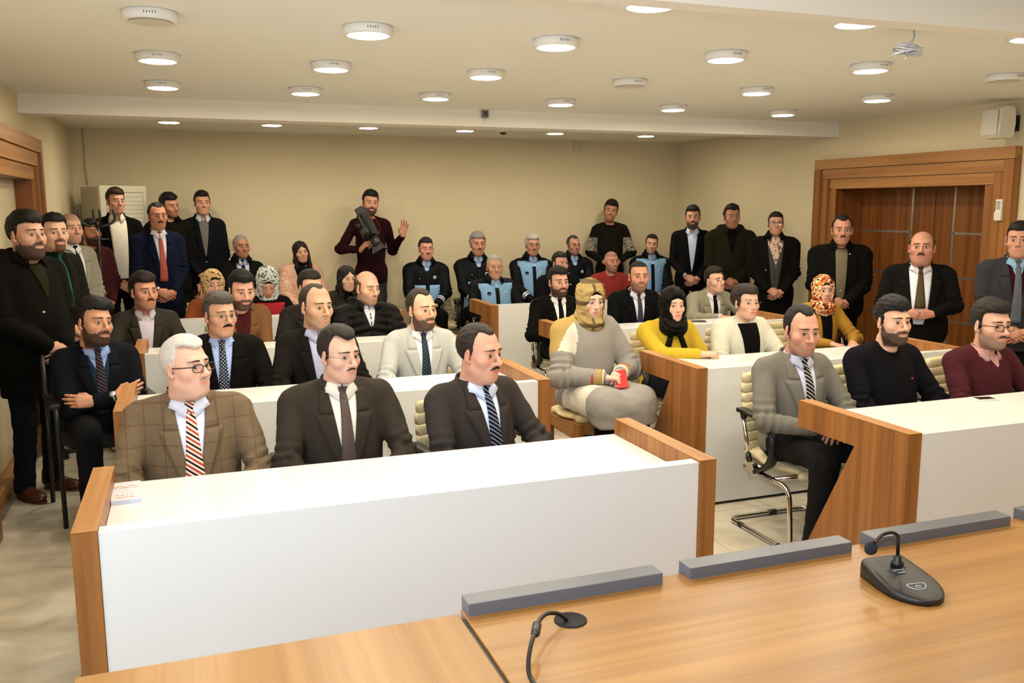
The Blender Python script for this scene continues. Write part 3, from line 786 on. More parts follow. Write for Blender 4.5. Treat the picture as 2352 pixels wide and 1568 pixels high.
def beard_mask(V, kind):
    x, y, z = np.abs(V[:, 0]), V[:, 1], V[:, 2]
    n = wnoise(V, 3, .012, 4)*.004
    line = -.052+1.05*np.clip(.044-y, 0, .07)+n
    jaw = sstep(.006, -.009, z-line)*sstep(-.016, -.004, y)*sstep(-.150, -.125, z)
    mouth = sstep(1.15, .95, np.sqrt((x/.025)**2+((z+.0658)/.0085)**2))*sstep(.07, .078, y)     # lips stay bare
    cheekcut = sstep(.020, .028, x)+sstep(-.080, -.086, z)+sstep(-.042, -.046, z)*sstep(-.062, -.056, z)
    ear = sstep(.0675, .071, x)*sstep(.03, .02, y)*sstep(-.055, -.045, z)
    m = jaw*(1-mouth)*(1-ear)
    if kind == 'goatee': m = m*sstep(.036, .028, x)
    if kind == 'chin': m = m*sstep(.060, .045, x+0*y)
    return m

def stache_mask(V):
    x, y, z = np.abs(V[:, 0]), V[:, 1], V[:, 2]
    c = -.0485-.12*x-3.0*np.clip(x-.02, 0, .03)*x
    return sstep(.0095, .0065, np.abs(z-c))*sstep(.036, .030, x)*sstep(.06, .07, y)

def face_patch(P, XZ, off):
    Pp, g = project(P, XZ, off, y0=.16, ymin=.0)
    return Pp.reshape(-1, 3), grid_quads(*XZ.shape[:2])

def make_eyes(P, gaze=(0, 0), openness=1.0):
    """list of (V, Q, material) : eye whites, irises, lids lines"""
    white, iris, line = [], [], []
    for s in (-1, 1):
        cx, cz, hw = s*.031, .0005, .0145
        up, dn = .0062*openness, .0042*min(1, openness)
        u = np.linspace(-1, 1, 13); v = np.linspace(0, 1, 5)
        top = cz+up*(1-np.abs(u)**2.2); bot = cz-dn*(1-np.abs(u)**2.0)
        tilt = s*u*.0012
        XZ = np.stack([np.broadcast_to(cx+hw*u, (5, 13)), bot+(top-bot)*v[:, None]+tilt], -1)
        white.append(face_patch(P, XZ, .0010))
        gx, gz = cx+gaze[0]*.006, cz+.0004+gaze[1]*.003
        a = np.linspace(0, 2*math.pi, 17); rr = np.array([0.0005, .0030, .0064])
        for lo, hi, dst in ((1, 3, iris), (0, 2, line)):
            R = rr[lo:hi] if dst is iris else np.array([.0002, .0031])
            x = gx+R[:, None]*np.cos(a); z = gz+R[:, None]*np.sin(a)
            uu = np.clip((x-cx)/hw, -1, 1)
            z = np.clip(z, cz-dn*(1-np.abs(uu)**2.0)+s*uu*.0012, cz+up*(1-np.abs(uu)**2.2)+s*uu*.0012)
            dst.append(face_patch(P, np.stack([x, z], -1), .0015 if dst is iris else .0018))
        th = np.array([0, 1.0])[:, None]
        ut = np.linspace(-1.06, 1.06, 13)
        topl = cz+up*(1-np.clip(np.abs(ut), 0, 1)**2.2)+s*ut*.0012
        XZ = np.stack([np.broadcast_to(cx+hw*ut, (2, 13)), topl+th*.0021*(1.15-np.abs(ut)*.6)-.0003], -1)
        line.append(face_patch(P, XZ, .0022))
    return white, iris, line

def make_brows(P, thick=1.0, raise_=0.0, f=False):
    o = []
    for s in (-1, 1):
        t = np.linspace(0, 1, 10)
        x = s*(.011+.042*t); z = .0222+raise_+.0062*np.sin((.36+.80*t)*math.pi*.72)
        w = (.0036 if f else .0066)*thick*(1-.75*t**2)*(.75+.25*np.clip(t*5, 0, 1))
        v = np.array([-.5, 0, .5])[:, None]
        XZ = np.stack([np.broadcast_to(x, (3, 10)), z+v*w], -1)
        off = np.broadcast_to(np.array([.0012, .0030, .0012])[:, None], (3, 10))
        Pp, g = project(P, XZ, off, y0=.16, ymin=0)
        o.append((Pp.reshape(-1, 3), grid_quads(3, 10)))
    return o

def stache_patch(P, width=.031, hgt=.0125, droop=.010):
    t = np.linspace(-1, 1, 19); v = np.linspace(0, 1, 5)[:, None]
    mid = -.0490-droop*np.abs(t)**2.2
    h = hgt*(1-.70*np.abs(t)**2.5)*(1-.18*np.exp(-(t/.08)**2))
    XZ = np.stack([np.broadcast_to(t*width, (5, 19)), mid+(v-.55)*h], -1)
    off = .0055*np.sin(np.pi*np.clip(v, .06, .94))*(1-.6*np.abs(t)**3)
    off = np.broadcast_to(off, (5, 19))
    return patch(P, XZ, off, rim=.006, y0=.16, ymin=0)[:2]

def hair_prims(top=.016, side=.006, fh=.064, tr=0.0, quiff=0.0, yb=.020, bald=None, back=.0, low=-.02, part=0):
    P = [ell((0, -.020-back/2, .030+top/2), (.0775+side, .0985+side+back/2, .0915+top/2), k=.01)]
    if top > .012: P += [ell((0, .012, .078+top*.55), (.060+side*.5, .066, .045), k=.03)]
    if quiff: P += [ell((part*.02, .052, .088+quiff*.4), (.052, .036, .024+quiff*.6), rot=rx(.35), k=.02)]
    def fn(X, Y, Z):
        ax = np.abs(X)
        gA = fh+.006+(tr+.006)*sstep(.012, .050, ax)-Z-.06*np.clip(ax-.045, 0, 1)*6+.0022*np.sin(X*310+1.3*np.sin(X*120))
        gB = Y-yb+0*X
        r = smin(gA+0*Y, gB+0*Z, .012)
        gC = low+.78*np.minimum(0, Y+.004)-Z+0*X
        g = np.maximum(r, gC)
        if bald is not None: g = np.maximum(g, Z-(bald[0]+bald[1]*np.clip(-Y, -.1, .1))+0*X)
        return g*.8
    P += [('&', fn, None, None, .014)]
    return P

def hair_mesh(P, seed, rough=.0022, h=.0046):
    V, Q = surf(P, h)
    N = vnormals(V, Q); V = relax(V, Q, 1, .4)
    d = wnoise(V*np.array([1.0, .16, .5]), seed, .010, 5)*rough*.8+wnoise(V*np.array([1, .4, .8]), seed+9, .04, 4)*rough*.9
    return V+N*d[:, None].astype(np.float32), Q

# ---- hands (right hand: wrist at 0, fingers +y, palm -z, thumb -x)
def hand_base(curl, spread=0.0, thumbin=0.0):
    P = []; kn = [(-.029, .088, .003), (-.009, .094, .005), (.011, .090, .004), (.028, .080, .001)]
    for q in kn: P += [cap((q[0]*.45, .004, -.002), (q[0], q[1], q[2]), .0165, .0115, k=.014)]
    seg = [(.040, .026, .020), (.045, .029, .021), (.041, .027, .020), (.032, .021, .018)]
    for i, q in enumerate(kn):
        p = np.array(q, float); ang = 0; dx = spread*(i-1.5)*.12
        for j, L in enumerate(seg[i]):
            ang += math.radians(curl*(0.75 if j == 0 else 1.05)*(1+.08*i))
            d = np.array([dx, math.cos(ang), -math.sin(ang)]); n = p+d*L/np.linalg.norm(d)
            P += [cap(p, n, .0092-.0007*j-.0006*(i == 3), .0086-.0009*j-.0006*(i == 3), k=.004)]
            p = n
    a, b, c = np.array((-.020, .022, -.006)), np.array((-.044+.012*thumbin, .052, -.016-.012*thumbin)), np.array((-.048+.030*thumbin, .083, -.022-.022*thumbin))
    P += [cap(a, b, .0155, .0118, k=.012), cap(b, c, .0112, .0085, k=.004), cap((0, -.014, 0), (0, .01, 0), .022, .022, k=.012)]
    return surf(P, .0042)

HANDS = {}
def get_hand(kind):
    if kind not in HEADS and kind not in HANDS:
        HANDS[kind] = hand_base(*{'relaxed': (24, .3, .2), 'curled': (48, 0, .8), 'flat': (7, .6, 0), 'fist': (66, 0, 1.0)}[kind])
    return HANDS[kind]

def place_hand(kind, right, W, fwd, palm, s=1.0):
    V, Q = get_hand(kind); V = V*s
    if not right: V = V*np.array([-1, 1, 1]); Q = Q[:, ::-1]
    f = np.array(fwd, float); f /= np.linalg.norm(f)
    n = -np.array(palm, float); n = n-f*(n@f); n /= np.linalg.norm(n)+1e-9      # local +z = back of hand
    x = np.cross(f, n)
    return (V@np.stack([x, f, n])+np.array(W)).astype(np.float32), Q

def ik(S, W, l1, l2, pole):
    S, W, pole = map(lambda a: np.array(a, float), (S, W, pole)); d = W-S; L = np.linalg.norm(d)
    if L > (l1+l2)*.995: W = S+d/L*(l1+l2)*.995; d = W-S; L = np.linalg.norm(d)
    u = d/L; a = (l1*l1-l2*l2+L*L)/(2*L); h = math.sqrt(max(l1*l1-a*a, 1e-6))
    p = pole-u*(pole@u); p /= np.linalg.norm(p)+1e-9
    return S+u*a+p*h, W

def torso_prims(ts, w, fat, g=0.0):
    """torso solid, g = how much fatter than the plain body; x right, y front, z up from the pelvis"""
    P = [ell((0, .006, .305*ts), (.160*w+g, .110+.02*fat+g, .19*ts+g), k=.05),
         cap((-.145*w, -.018, .448*ts), (.145*w, -.018, .448*ts), .056+g, k=.06)]
    for s in (-1, 1): P += [cap((s*.150*w, -.020, .455*ts), (s*.035, -.034, .505*ts), .046+g, .042+g*.5, k=.04)]
    P += [ell((0, .012+.035*fat, .15*ts), (.148*w+.035*fat+g, .110+.055*fat+g, .20*ts), k=.06),
          ell((0, -.005+.01*fat, .0), (.165*w+.02*fat+g, .122+.02*fat+g, .12), k=.05)]
    return P

def strip(z0, z1, left, right, nr=10, nc=6):
    """rows from z0 to z1; left(z), right(z) give x"""
    z = np.linspace(z0, z1, nr); t = np.linspace(0, 1, nc)
    l = np.array([left(a) for a in z]); r = np.array([right(a) for a in z])
    return np.stack([l[:, None]+(r-l)[:, None]*t, np.broadcast_to(z[:, None], (nr, nc))], -1)

def collar_mesh(c, r, h=.040, point=.045, gap=.18, tilt=.25, flare=.016, open_=0.0, n=36, ry_=.95, drop=.0):
    """turn-down collar round the neck at centre c (front = +y): V, quads"""
    th = np.linspace(gap, 2*math.pi-gap, n); V = []
    for a in th:
        fr = (math.cos(a)+1)/2                                    # 1 front .. 0 back
        d = min(a-gap, 2*math.pi-gap-a)
        z_top = c[2]+h*(1-.55*fr)-drop*fr
        low = h*.95+point*math.exp(-(d/.38)**2)
        x, y = math.sin(a), math.cos(a)
        for rr, zz in ((r*.97, z_top-.012), (r, z_top), (r+.004, z_top-.002), (r+flare*.55, z_top-low*.5), (r+flare*(1+.6*fr), z_top-low), (r+flare*(1+.6*fr)-.004, z_top-low)):
            V.append((c[0]+x*rr, c[1]+y*rr*ry_+tilt*0, zz))
    return np.array(V, np.float32), grid_quads(n, 6)

def M3(yaw=0, pitch=0, roll=0):
    """rotation: roll about y (forward), then pitch about x (positive leans/looks down forward), then yaw about z"""
    return np.array((Matrix.Rotation(yaw, 3, 'Z') @ Matrix.Rotation(-pitch, 3, 'X') @ Matrix.Rotation(roll, 3, 'Y')))

def cloth(key, color, kind='wool', c2=None):
    k = 'cloth_%s_%s_%s' % (kind, color, c2)
    if k in _mats: return _mats[k]
    c = lin(color)
    lum = .3*c[0]+.6*c[1]+.1*c[2]; dk = .40 if lum < .02 else (.40+.60*(lum-.02)/.07 if lum < .09 else 1.0)     # black cloth swallows light
    c = tuple(v*dk for v in c)
    if kind in ('wool', 'plain', 'knit', 'coat', 'shine'):
        b = {'wool': (420, .25), 'plain': (160, .15), 'knit': (260, .6), 'coat': (300, .35), 'shine': (60, .2)}[kind]
        m = mat(k, c, .9 if kind != 'shine' else .55, bump=b, var=.10 if kind != 'shine' else .05, varscale=30 if kind != 'knit' else 120, spec=.10 if lum < .03 else .25)
        return m
    m = bpy.data.materials.new(k); m.use_nodes = True; _mats[k] = m
    nt, N, L, b = nodes_of(m); b.inputs['Roughness'].default_value = .85; b.inputs['Specular IOR Level'].default_value = .25
    tc = N.new('ShaderNodeTexCoord'); c2l = lin(c2)
    def ramp(fac, pos, a, bb, interp='CONSTANT'):
        r = N.new('ShaderNodeValToRGB'); r.color_ramp.interpolation = interp
        r.color_ramp.elements[0].position = 0; r.color_ramp.elements[0].color = (*a, 1)
        r.color_ramp.elements[1].position = pos; r.color_ramp.elements[1].color = (*bb, 1)
        L.new(fac, r.inputs[0]); return r.outputs[0]
    def wave(scale, direction, vec, phase=0):
        w = N.new('ShaderNodeTexWave'); w.wave_type = 'BANDS'; w.bands_direction = direction; w.wave_profile = 'SIN'
        w.inputs['Scale'].default_value = scale; w.inputs['Phase Offset'].default_value = phase; L.new(vec, w.inputs['Vector']); return w.outputs['Fac']
    if kind == 'check':          # window-pane check in object space
        a1 = wave(4.6, 'X', tc.outputs['Object']); a2 = wave(4.0, 'Z', tc.outputs['Object'])
        mx = N.new('ShaderNodeMath'); mx.operation = 'MAXIMUM'; L.new(a1, mx.inputs[0]); L.new(a2, mx.inputs[1])
        ns = N.new('ShaderNodeTexNoise'); ns.inputs['Scale'].default_value = 160; L.new(tc.outputs['Object'], ns.inputs['Vector'])
        base = N.new('ShaderNodeMixRGB'); base.inputs[1].default_value = (*[v*.72 for v in c], 1); base.inputs[2].default_value = (*[min(1, v*1.3) for v in c], 1)
        L.new(ns.outputs['Fac'], base.inputs[0])
        m2 = N.new('ShaderNodeMixRGB'); m2.inputs[2].default_value = (*c2l, 1); L.new(base.outputs[0], m2.inputs[1])
        r = N.new('ShaderNodeValToRGB'); r.color_ramp.elements[0].position = .97; r.color_ramp.elements[1].position = .995
        r.color_ramp.elements[0].color = (0, 0, 0, 1); r.color_ramp.elements[1].color = (.6, .6, .6, 1)
        L.new(mx.outputs[0], r.inputs[0]); L.new(r.outputs[0], m2.inputs[0]); L.new(m2.outputs[0], b.inputs['Base Color'])
    elif kind in ('stripe', 'stripe2', 'thinstripe'):
        mp = N.new('ShaderNodeMapping'); mp.inputs['Rotation'].default_value = (0, 0, math.radians(-38)); L.new(tc.outputs['UV'], mp.inputs['Vector'])
        sc = {'stripe': 22, 'stripe2': 16, 'thinstripe': 20}[kind]
        f = wave(sc, 'Y', mp.outputs[0])
        col = ramp(f, {'stripe': .5, 'stripe2': .62, 'thinstripe': .86}[kind], c, c2l)
        if kind == 'stripe':     # second, wider red set crossing the pale one
            f2 = wave(sc*.5, 'Y', mp.outputs[0], .8); mk = ramp(f2, .55, (0, 0, 0), (1, 1, 1))
            m3 = N.new('ShaderNodeMixRGB'); L.new(mk, m3.inputs[0]); L.new(col, m3.inputs[1]); m3.inputs[2].default_value = (*lin('#c5402c'), 1)
            inv = N.new('ShaderNodeMixRGB'); L.new(f, inv.inputs[0]); L.new(m3.outputs[0], inv.inputs[1]); L.new(col, inv.inputs[2]); col = inv.outputs[0]
        L.new(col, b.inputs['Base Color'])
    elif kind in ('dots', 'diamond', 'weave'):
        sc = {'dots': 75, 'diamond': 60, 'weave': 150}[kind]
        mp = N.new('ShaderNodeMapping'); mp.inputs['Rotation'].default_value = (0, 0, math.radians(45)); mp.inputs['Scale'].default_value = (sc, sc, sc)
        L.new(tc.outputs['UV'], mp.inputs['Vector'])
        if kind == 'dots':
            v = N.new('ShaderNodeTexVoronoi'); v.inputs['Randomness'].default_value = 0; v.inputs['Scale'].default_value = 1; L.new(mp.outputs[0], v.inputs['Vector'])
            L.new(ramp(v.outputs['Distance'], .24, c2l, c), b.inputs['Base Color'])
        elif kind == 'diamond':
            br = N.new('ShaderNodeTexBrick'); br.offset = 0; br.inputs['Scale'].default_value = 1; br.inputs['Brick Width'].default_value = 1; br.inputs['Row Height'].default_value = 1
            br.inputs['Mortar Size'].default_value = .07; br.inputs['Color1'].default_value = br.inputs['Color2'].default_value = (*c, 1); br.inputs['Mortar'].default_value = (*c2l, 1)
            L.new(mp.outputs[0], br.inputs['Vector']); L.new(br.outputs['Color'], b.inputs['Base Color'])
        else:
            ch = N.new('ShaderNodeTexChecker'); ch.inputs['Scale'].default_value = 1; ch.inputs['Color1'].default_value = (*c, 1); ch.inputs['Color2'].default_value = (*c2l, 1)
            L.new(mp.outputs[0], ch.inputs['Vector']); L.new(ch.outputs['Color'], b.inputs['Base Color'])
        b.inputs['Roughness'].default_value = .5
    elif kind in ('leopard', 'floral', 'tartan', 'fairisle'):
        n1 = N.new('ShaderNodeTexNoise'); n1.inputs['Scale'].default_value = {'leopard': 38, 'floral': 13, 'tartan': 5, 'fairisle': 60}[kind]; n1.inputs['Detail'].default_value = 2
        L.new(tc.outputs['Object'], n1.inputs['Vector'])
        r = N.new('ShaderNodeValToRGB'); cr = r.color_ramp; cr.interpolation = 'CONSTANT'
        cr.elements[0].position = 0; cr.elements[0].color = (*c2l, 1); cr.elements[1].position = .43; cr.elements[1].color = (*c, 1)
        if kind == 'floral':
            for p, cc in ((.38, '#b9541f'), (.50, '#7d2a1c'), (.54, '#cf7a34'), (.60, '#e8d3ae'), (.68, '#5a1c1c')):
                e = cr.elements.new(p); e.color = (*lin(cc), 1)
        if kind == 'tartan':
            w1 = wave(4.2, 'X', tc.outputs['Object'], 1.0); w2 = wave(2.3, 'Z', tc.outputs['Object'], .4)
            mx = N.new('ShaderNodeMath'); mx.operation = 'MAXIMUM'; L.new(w1, mx.inputs[0]); L.new(w2, mx.inputs[1])
            cr.elements[0].color = (*c, 1); cr.elements[1].position = .86; cr.elements[1].color = (*[.5*a_+.5*b_ for a_, b_ in zip(c, c2l)], 1)
            e = cr.elements.new(.94); e.color = (*c2l, 1); e = cr.elements.new(.9965); e.color = (*lin('#b5573a'), 1)
            L.new(mx.outputs[0], r.inputs[0])
        else: L.new(n1.outputs['Fac'], r.inputs[0])
        L.new(r.outputs[0], b.inputs['Base Color'])
    return m

def skin_material():
    if 'skin' in _mats: return _mats['skin']
    m = bpy.data.materials.new('skin'); m.use_nodes = True; nt, N, L, b = nodes_of(m)
    a = N.new('ShaderNodeAttribute'); a.attribute_name = 'tint'
    tc = N.new('ShaderNodeTexCoord'); n = N.new('ShaderNodeTexNoise'); n.inputs['Scale'].default_value = 90
    mx = N.new('ShaderNodeMixRGB'); mx.blend_type = 'MULTIPLY'; mx.inputs[0].default_value = .18
    L.new(tc.outputs['Object'], n.inputs['Vector']); L.new(a.outputs['Color'], mx.inputs[1]); L.new(n.outputs['Color'], mx.inputs[2])
    L.new(mx.outputs[0], b.inputs['Base Color']); b.inputs['Roughness'].default_value = .48; b.inputs['Specular IOR Level'].default_value = .35
    bp = N.new('ShaderNodeBump'); bp.inputs['Strength'].default_value = .06; bp.inputs['Distance'].default_value = .004
    n2 = N.new('ShaderNodeTexNoise'); n2.inputs['Scale'].default_value = 500; L.new(tc.outputs['Object'], n2.inputs['Vector'])
    L.new(n2.outputs['Fac'], bp.inputs['Height']); L.new(bp.outputs[0], b.inputs['Normal'])
    _mats['skin'] = m; return m

def hair_material(color):
    c = lin(color); f = .6 if c[1] < .03 else 1.0
    return mat('hair_'+color, tuple(v*f for v in c), .62, bump=(420, .25), var=.30, varscale=140, spec=.3)

def xf(V, R, t): return (V@np.asarray(R).T+np.asarray(t)).astype(np.float32)

SHOE = {}
def shoe_mesh(m):
    if m.name not in SHOE:
        P = [ell((0, .02, .045), (.042, .085, .05), k=.02), ell((0, .12, .032), (.046, .085, .036), k=.03), cap((0, -.02, .06), (0, -.015, .11), .045, .047, k=.02),
             halfspace((0, 0, .012), (0, 0, -1))]
        V, Q = surf(P, .011)
        S = [ell((0, .075, .012), (.050, .140, .05), k=.01), halfspace((0, 0, .016), (0, 0, 1)), halfspace((0, 0, 0), (0, 0, -1))]
        V2, Q2 = surf(S, .011)
        Vm, Qm = merge([(V, Q), (V2, Q2)])
        SHOE[m.name] = np_mesh('shoe', Vm, Qm, [m])
    return SHOE[m.name]

def glasses(parent, P, R, t, hs, style):
    """rimmed or rimless spectacles fitted to the head"""
    col = {'black': '#151312', 'brown': '#3a2418', 'thin': '#8a7a66', 'rimless': '#9a9a98'}[style]
    fm = mat('frame_'+style, col, .35, metal=.0 if style in ('black', 'brown') else .8)
    rt = {'black': .0018, 'brown': .0018, 'thin': .0010, 'rimless': .0007}[style]
    mb = MB(); y0 = .103
    lens = MB()
    for s in (-1, 1):
        loop = []
        for k in range(20):
            a = 2*math.pi*k/20; ca, sa = math.cos(a), math.sin(a)
            x = .0240*abs(ca)**.6*(1 if ca > 0 else -1); z = .0155*abs(sa)**.6*(1 if sa > 0 else -1)
            loop.append((s*.0325+x, y0-.0035*(abs(s*.0325+x)/.03)**2*.5, .000+z-.002))
        if style != 'rimless': mb.tube(loop, rt, 6, closed=True)
        lens.add(loop, [tuple(range(20))])
        if style in ('black', 'brown', 'thin'):      # stronger upper bar
            mb.tube([p for p in loop[1:10]], rt*1.35, 6)
        h = (s*.0560, y0-.007, .006)
        mb.tube([(s*.0545, y0-.004, .006), (s*.066, y0-.012, .007), (s*.0785, .06, .006), (s*.0800, .005, .004), (s*.079, -.018, -.012)], rt*(1.3 if style != 'rimless' else 1.5), 6)
    mb.tube([(-.0095, y0, .002), (-.004, y0+.003, .005), (.004, y0+.003, .005), (.0095, y0, .002)], rt*1.1, 6)
    g = mb.build('glasses', [fm], parent); gl = lens.build('lens', [lens_material()], g)
    Mx = Matrix(np.asarray(R).tolist()).to_4x4(); Mx.translation = Vector([float(a) for a in t])
    g.matrix_local = Mx @ Matrix.Diagonal((hs[0], hs[1], hs[2], 1))
    return g

def lens_material():
    if 'lens' in _mats: return _mats['lens']
    m = bpy.data.materials.new('spectacle_lens'); m.use_nodes = True; nt, N, L, b = nodes_of(m)
    tr = N.new('ShaderNodeBsdfTransparent'); gl = N.new('ShaderNodeBsdfGlossy'); gl.inputs['Roughness'].default_value = .05
    mx = N.new('ShaderNodeMixShader'); mx.inputs[0].default_value = .03
    L.new(tr.outputs[0], mx.inputs[1]); L.new(gl.outputs[0], mx.inputs[2]); L.new(mx.outputs[0], N['Material Output'].inputs['Surface'])
    _mats['lens'] = m; return m
def arm_pose(name, ts, stand):
    """wrist, pole, hand kind, finger direction, palm direction for each side (+1 right, -1 left), torso frame"""
    o = {}
    for s in (1, -1):
        if name == 'lap': o[s] = ((s*.105, .33, .115), (s*1.0, -.55, -.5), 'relaxed', (-s*.35, 1, -.15), (0, 0, -1))
        elif name == 'lapclasp': o[s] = ((s*.085, .30, .135), (s*1.0, -.5, -.5), 'relaxed', (-s*1, .35, -.1), (0, -.3, -1))
        elif name == 'clasp':
            o[s] = ((s*.080+.0, .185+(.03 if s > 0 else 0), .000+(.018 if s > 0 else 0)), (s*1.0, -.75, -.1), 'relaxed', (-s*1, .10, -.45), (0, -1, -.1))
        elif name == 'belly':
            o[s] = ((s*.105, .23, .085), (s*1.0, -.6, -.3), 'relaxed', (-s*1, .12, -.05), (0, -1, -.1))
        elif name == 'cross':
            o[s] = ((-.045, .225, .215*ts), (1.0, .05, -1.1), 'relaxed', (-1, -.10, .35), (.1, -1, -.2)) if s > 0 else ((.040, .200, .185*ts), (-1.0, .05, -1.0), 'relaxed', (1, -.25, .15), (0, -1, -.2))
        elif name == 'down': o[s] = ((s*.25, .05, -.06), (s*.4, -1, 0), 'relaxed', (0, .25, -1), (-s*1, 0, 0))
        elif name == 'desk': o[s] = ((s*.10, .40, .300), (s*1.0, -.3, -.5), 'relaxed', (-s*.8, .55, 0), (0, 0, -1))
    return o

def person(pid, label, x, y, ztop, headh=.25, face=20, pitch=0, roll=0, sit=True, by=0, lean=0, lroll=0, twist=0, arms='lap', custom=None,
           hk='m', hw=1.0, skin='#c79a7c', hair=None, haircol='#241a14', beard=None, beardcol=None, stache=None, brow=1.0, specs=None, gaze=(0, 0), eyes=1.0,
           w=1.0, fat=0.0, top=None, legs='#23242a', shoes='#1b1512', scarf=None, longhair=None, stub=0.0, seat=.53, group=None, cuffs=None, extra=None, h=.0125):
    """one person: an Empty at the floor below the pelvis that parents body, hair and clothes"""
    top = dict(top or {}); seed = pid*7+1
    hs = min(1.10, max(.93, headh/.252)); HS = np.array([hs*hw, hs, hs])
    hc = np.array([x, y, ztop-.131*hs])                                  # head centre
    view = math.atan2(y, x); heading = math.radians(-90+by)             # heading of the body (world, ccw from +x)
    yaw = heading-math.pi/2
    hyaw = view+math.pi+math.radians(face)-math.pi/2                    # head heading turned towards the hall's speaker
    Rb = M3(yaw)
    Rt = M3(math.radians(twist), math.radians(lean), math.radians(lroll))
    hyf = .046
    if sit:
        pz = seat; need = hc[2]-pz; zz = Rt@np.array([0, hyf, 0]); ts = (need-zz[2])/(Rt[2, 2]*.685); s = .98
    else:
        s = (ztop)/1.77; pz = .955*s; ts = (hc[2]-pz-(Rt@np.array([0, hyf, 0]))[2])/(Rt[2, 2]*.685)
    ts = max(.72, min(1.2, ts))
    hl = Rt@np.array([0, hyf, .685*ts])                                  # head centre from pelvis, body frame
    base = hc-Rb@hl; base[2] = 0
    headz = .685*ts; ts = (headz-.126*hs)/.545                           # from here ts scales the shoulders-to-pelvis part
    root = empty('person', tuple(base), yaw); tag(root, label, 'person', group)
    pel = np.array([0, 0, hc[2]-hl[2]])
    toB = lambda V: xf(V, Rt, pel)                                       # torso frame -> body frame
    # ---------------- head
    HP, HV, HQ, HN = get_head(hk)
    V = HV.copy(); sk = np.minimum(np.array(lin(skin))*np.array([1.19, 1.25, 1.27]), .9); col = np.tile(sk, (len(V), 1))
    ax_, yy, zz_ = np.abs(V[:, 0]), V[:, 1], V[:, 2]
    red = np.clip(np.exp(-((ax_-.045)/.02)**2-((zz_+.03)/.025)**2)*sstep(.02, .05, yy)+np.exp(-((ax_)/.014)**2-((zz_+.03)/.016)**2)*sstep(.085, .1, yy)+sstep(.072, .08, ax_)*.8, 0, 1)
    col = col*(1-red[:, None]*np.array([.01, .09, .10]))
    lip = sstep(1.12, .88, np.sqrt((ax_/.0245)**2+((zz_+.0658)/.0088)**2))*sstep(.072, .080, yy)
    lipc = sk*np.array([.88, .64, .62])
    if hk == 'f': lipc = sk*np.array([.82, .42, .44])
    col = col*(1-lip[:, None])+lipc*lip[:, None]
    bc = np.array(lin(beardcol or haircol))
    if stub:
        m = np.clip(beard_mask(V, 'full')+stache_mask(V)*.9, 0, 1)*stub; col = col*(1-m[:, None])+(bc*.6+sk*.10+.02)*m[:, None]
    if beard:
        kind, thick = beard; m = np.clip(beard_mask(V, kind)+stache_mask(V), 0, 1)
        V = V+HN*(m*thick*(1+.35*wnoise(V, seed, .012)))[:, None].astype(np.float32)
        m2 = np.clip(m*1.05, 0, 1)*.90; col = col*(1-m2[:, None])+bc*m2[:, None]
    if hair == 'shaved' or (isinstance(hair, dict) and hair.get('fuzz')):
        fz = .55 if hair == 'shaved' else hair['fuzz']
        m = sstep(.058, .070, zz_+.5*np.clip(.02-yy, 0, .1))*sstep(.0, .01, zz_-.62*yy+.03)*fz if hair == 'shaved' else sstep(.055, .075, zz_)*fz
        col = col*(1-m[:, None])+(np.array(lin(haircol))*.7+sk*.2)*m[:, None]
    Rh = M3(hyaw-yaw, math.radians(pitch), math.radians(roll)); th = pel+hl
    toH = lambda A: xf(A*HS, Rh, th)
    wn = sstep(-.118, -.165, V[:, 2])[:, None]                            # the lower neck follows the torso
    parts = [((toH(V)*(1-wn)+toB(V*HS+np.array([0, hyf, headz]))*wn).astype(np.float32), HQ)]; cols = [col]
    # ---------------- arms
    pose = arm_pose(arms, ts, not sit)
    if custom: pose.update(custom)
    A = {}; l1, l2 = .285*s, .255*s
    for sd in (1, -1):
        S = np.array([sd*.178*w, -.018, .440*ts]); W, pole, hkind, fwd, palm = pose[sd]
        E, W2 = ik(S, W, l1, l2, pole); A[sd] = (S, E, W2, hkind, fwd, palm)
        d = (W2-E)/np.linalg.norm(W2-E)
        Vh, Qh = place_hand(hkind, sd > 0, W2+d*.012, np.array(fwd)*.75+d*.25, palm, s*1.0)
        parts.append((toB(Vh), Qh)); cols.append(np.tile(sk*np.array([1, .93, .92]), (len(Vh), 1)))
    # ---------------- trunk under the clothes
    TB = [ell((0, 0, .33*ts), (.125*w, .08, .19*ts), k=.04), ell((0, 0, .06), (.12*w, .085+.03*fat, .18*ts), k=.04), cap((0, -.02, .45*ts), (0, -.005, headz-.10*hs), .05, .046, k=.04),
          cap((-.12*w, -.02, .44*ts), (.12*w, -.02, .44*ts), .045, k=.04)]
    for sd in (1, -1): S, E, W2 = A[sd][:3]; TB += [cap(S, E, .036, .030, k=.03), cap(E, W2, .030, .022, k=.02)]
    Vb, Qb = surf(TB, .021); Vb = toB(Vb)
    LG = []
    hipx, kneex = .088*w, (.125 if sit else .098)
    for sd in (1, -1):
        if sit: Hh, K, An = (sd*hipx, .0, 0), (sd*kneex, .42, .015), (sd*kneex, .37, -pel[2]+.085)
        else: Hh, K, An = (sd*hipx, 0, -.03), (sd*kneex*1.02, .015, -pel[2]+.50*s), (sd*kneex*1.08, -.025, -pel[2]+.085)
        LG.append((np.array(Hh), np.array(K), np.array(An)))
    LB = [ell((0, 0, -.01), (.11*w, .085, .10), k=.03)]
    for Hh, K, An in LG: LB += [cap(Hh, K, .062, .045, k=.03), cap(K, An, .044, .034, k=.02)]
    Vl, Ql = surf(LB, .024); parts += [(Vb, Qb), ((Vl+pel).astype(np.float32), Ql)]
    cols += [np.tile(sk, (len(Vb), 1)), np.tile(sk, (len(Vl), 1))]
    Vm, Qm = merge(parts)
    body = link('body', np_mesh('body', Vm, Qm, [skin_material()], col=np.concatenate(cols)), root)
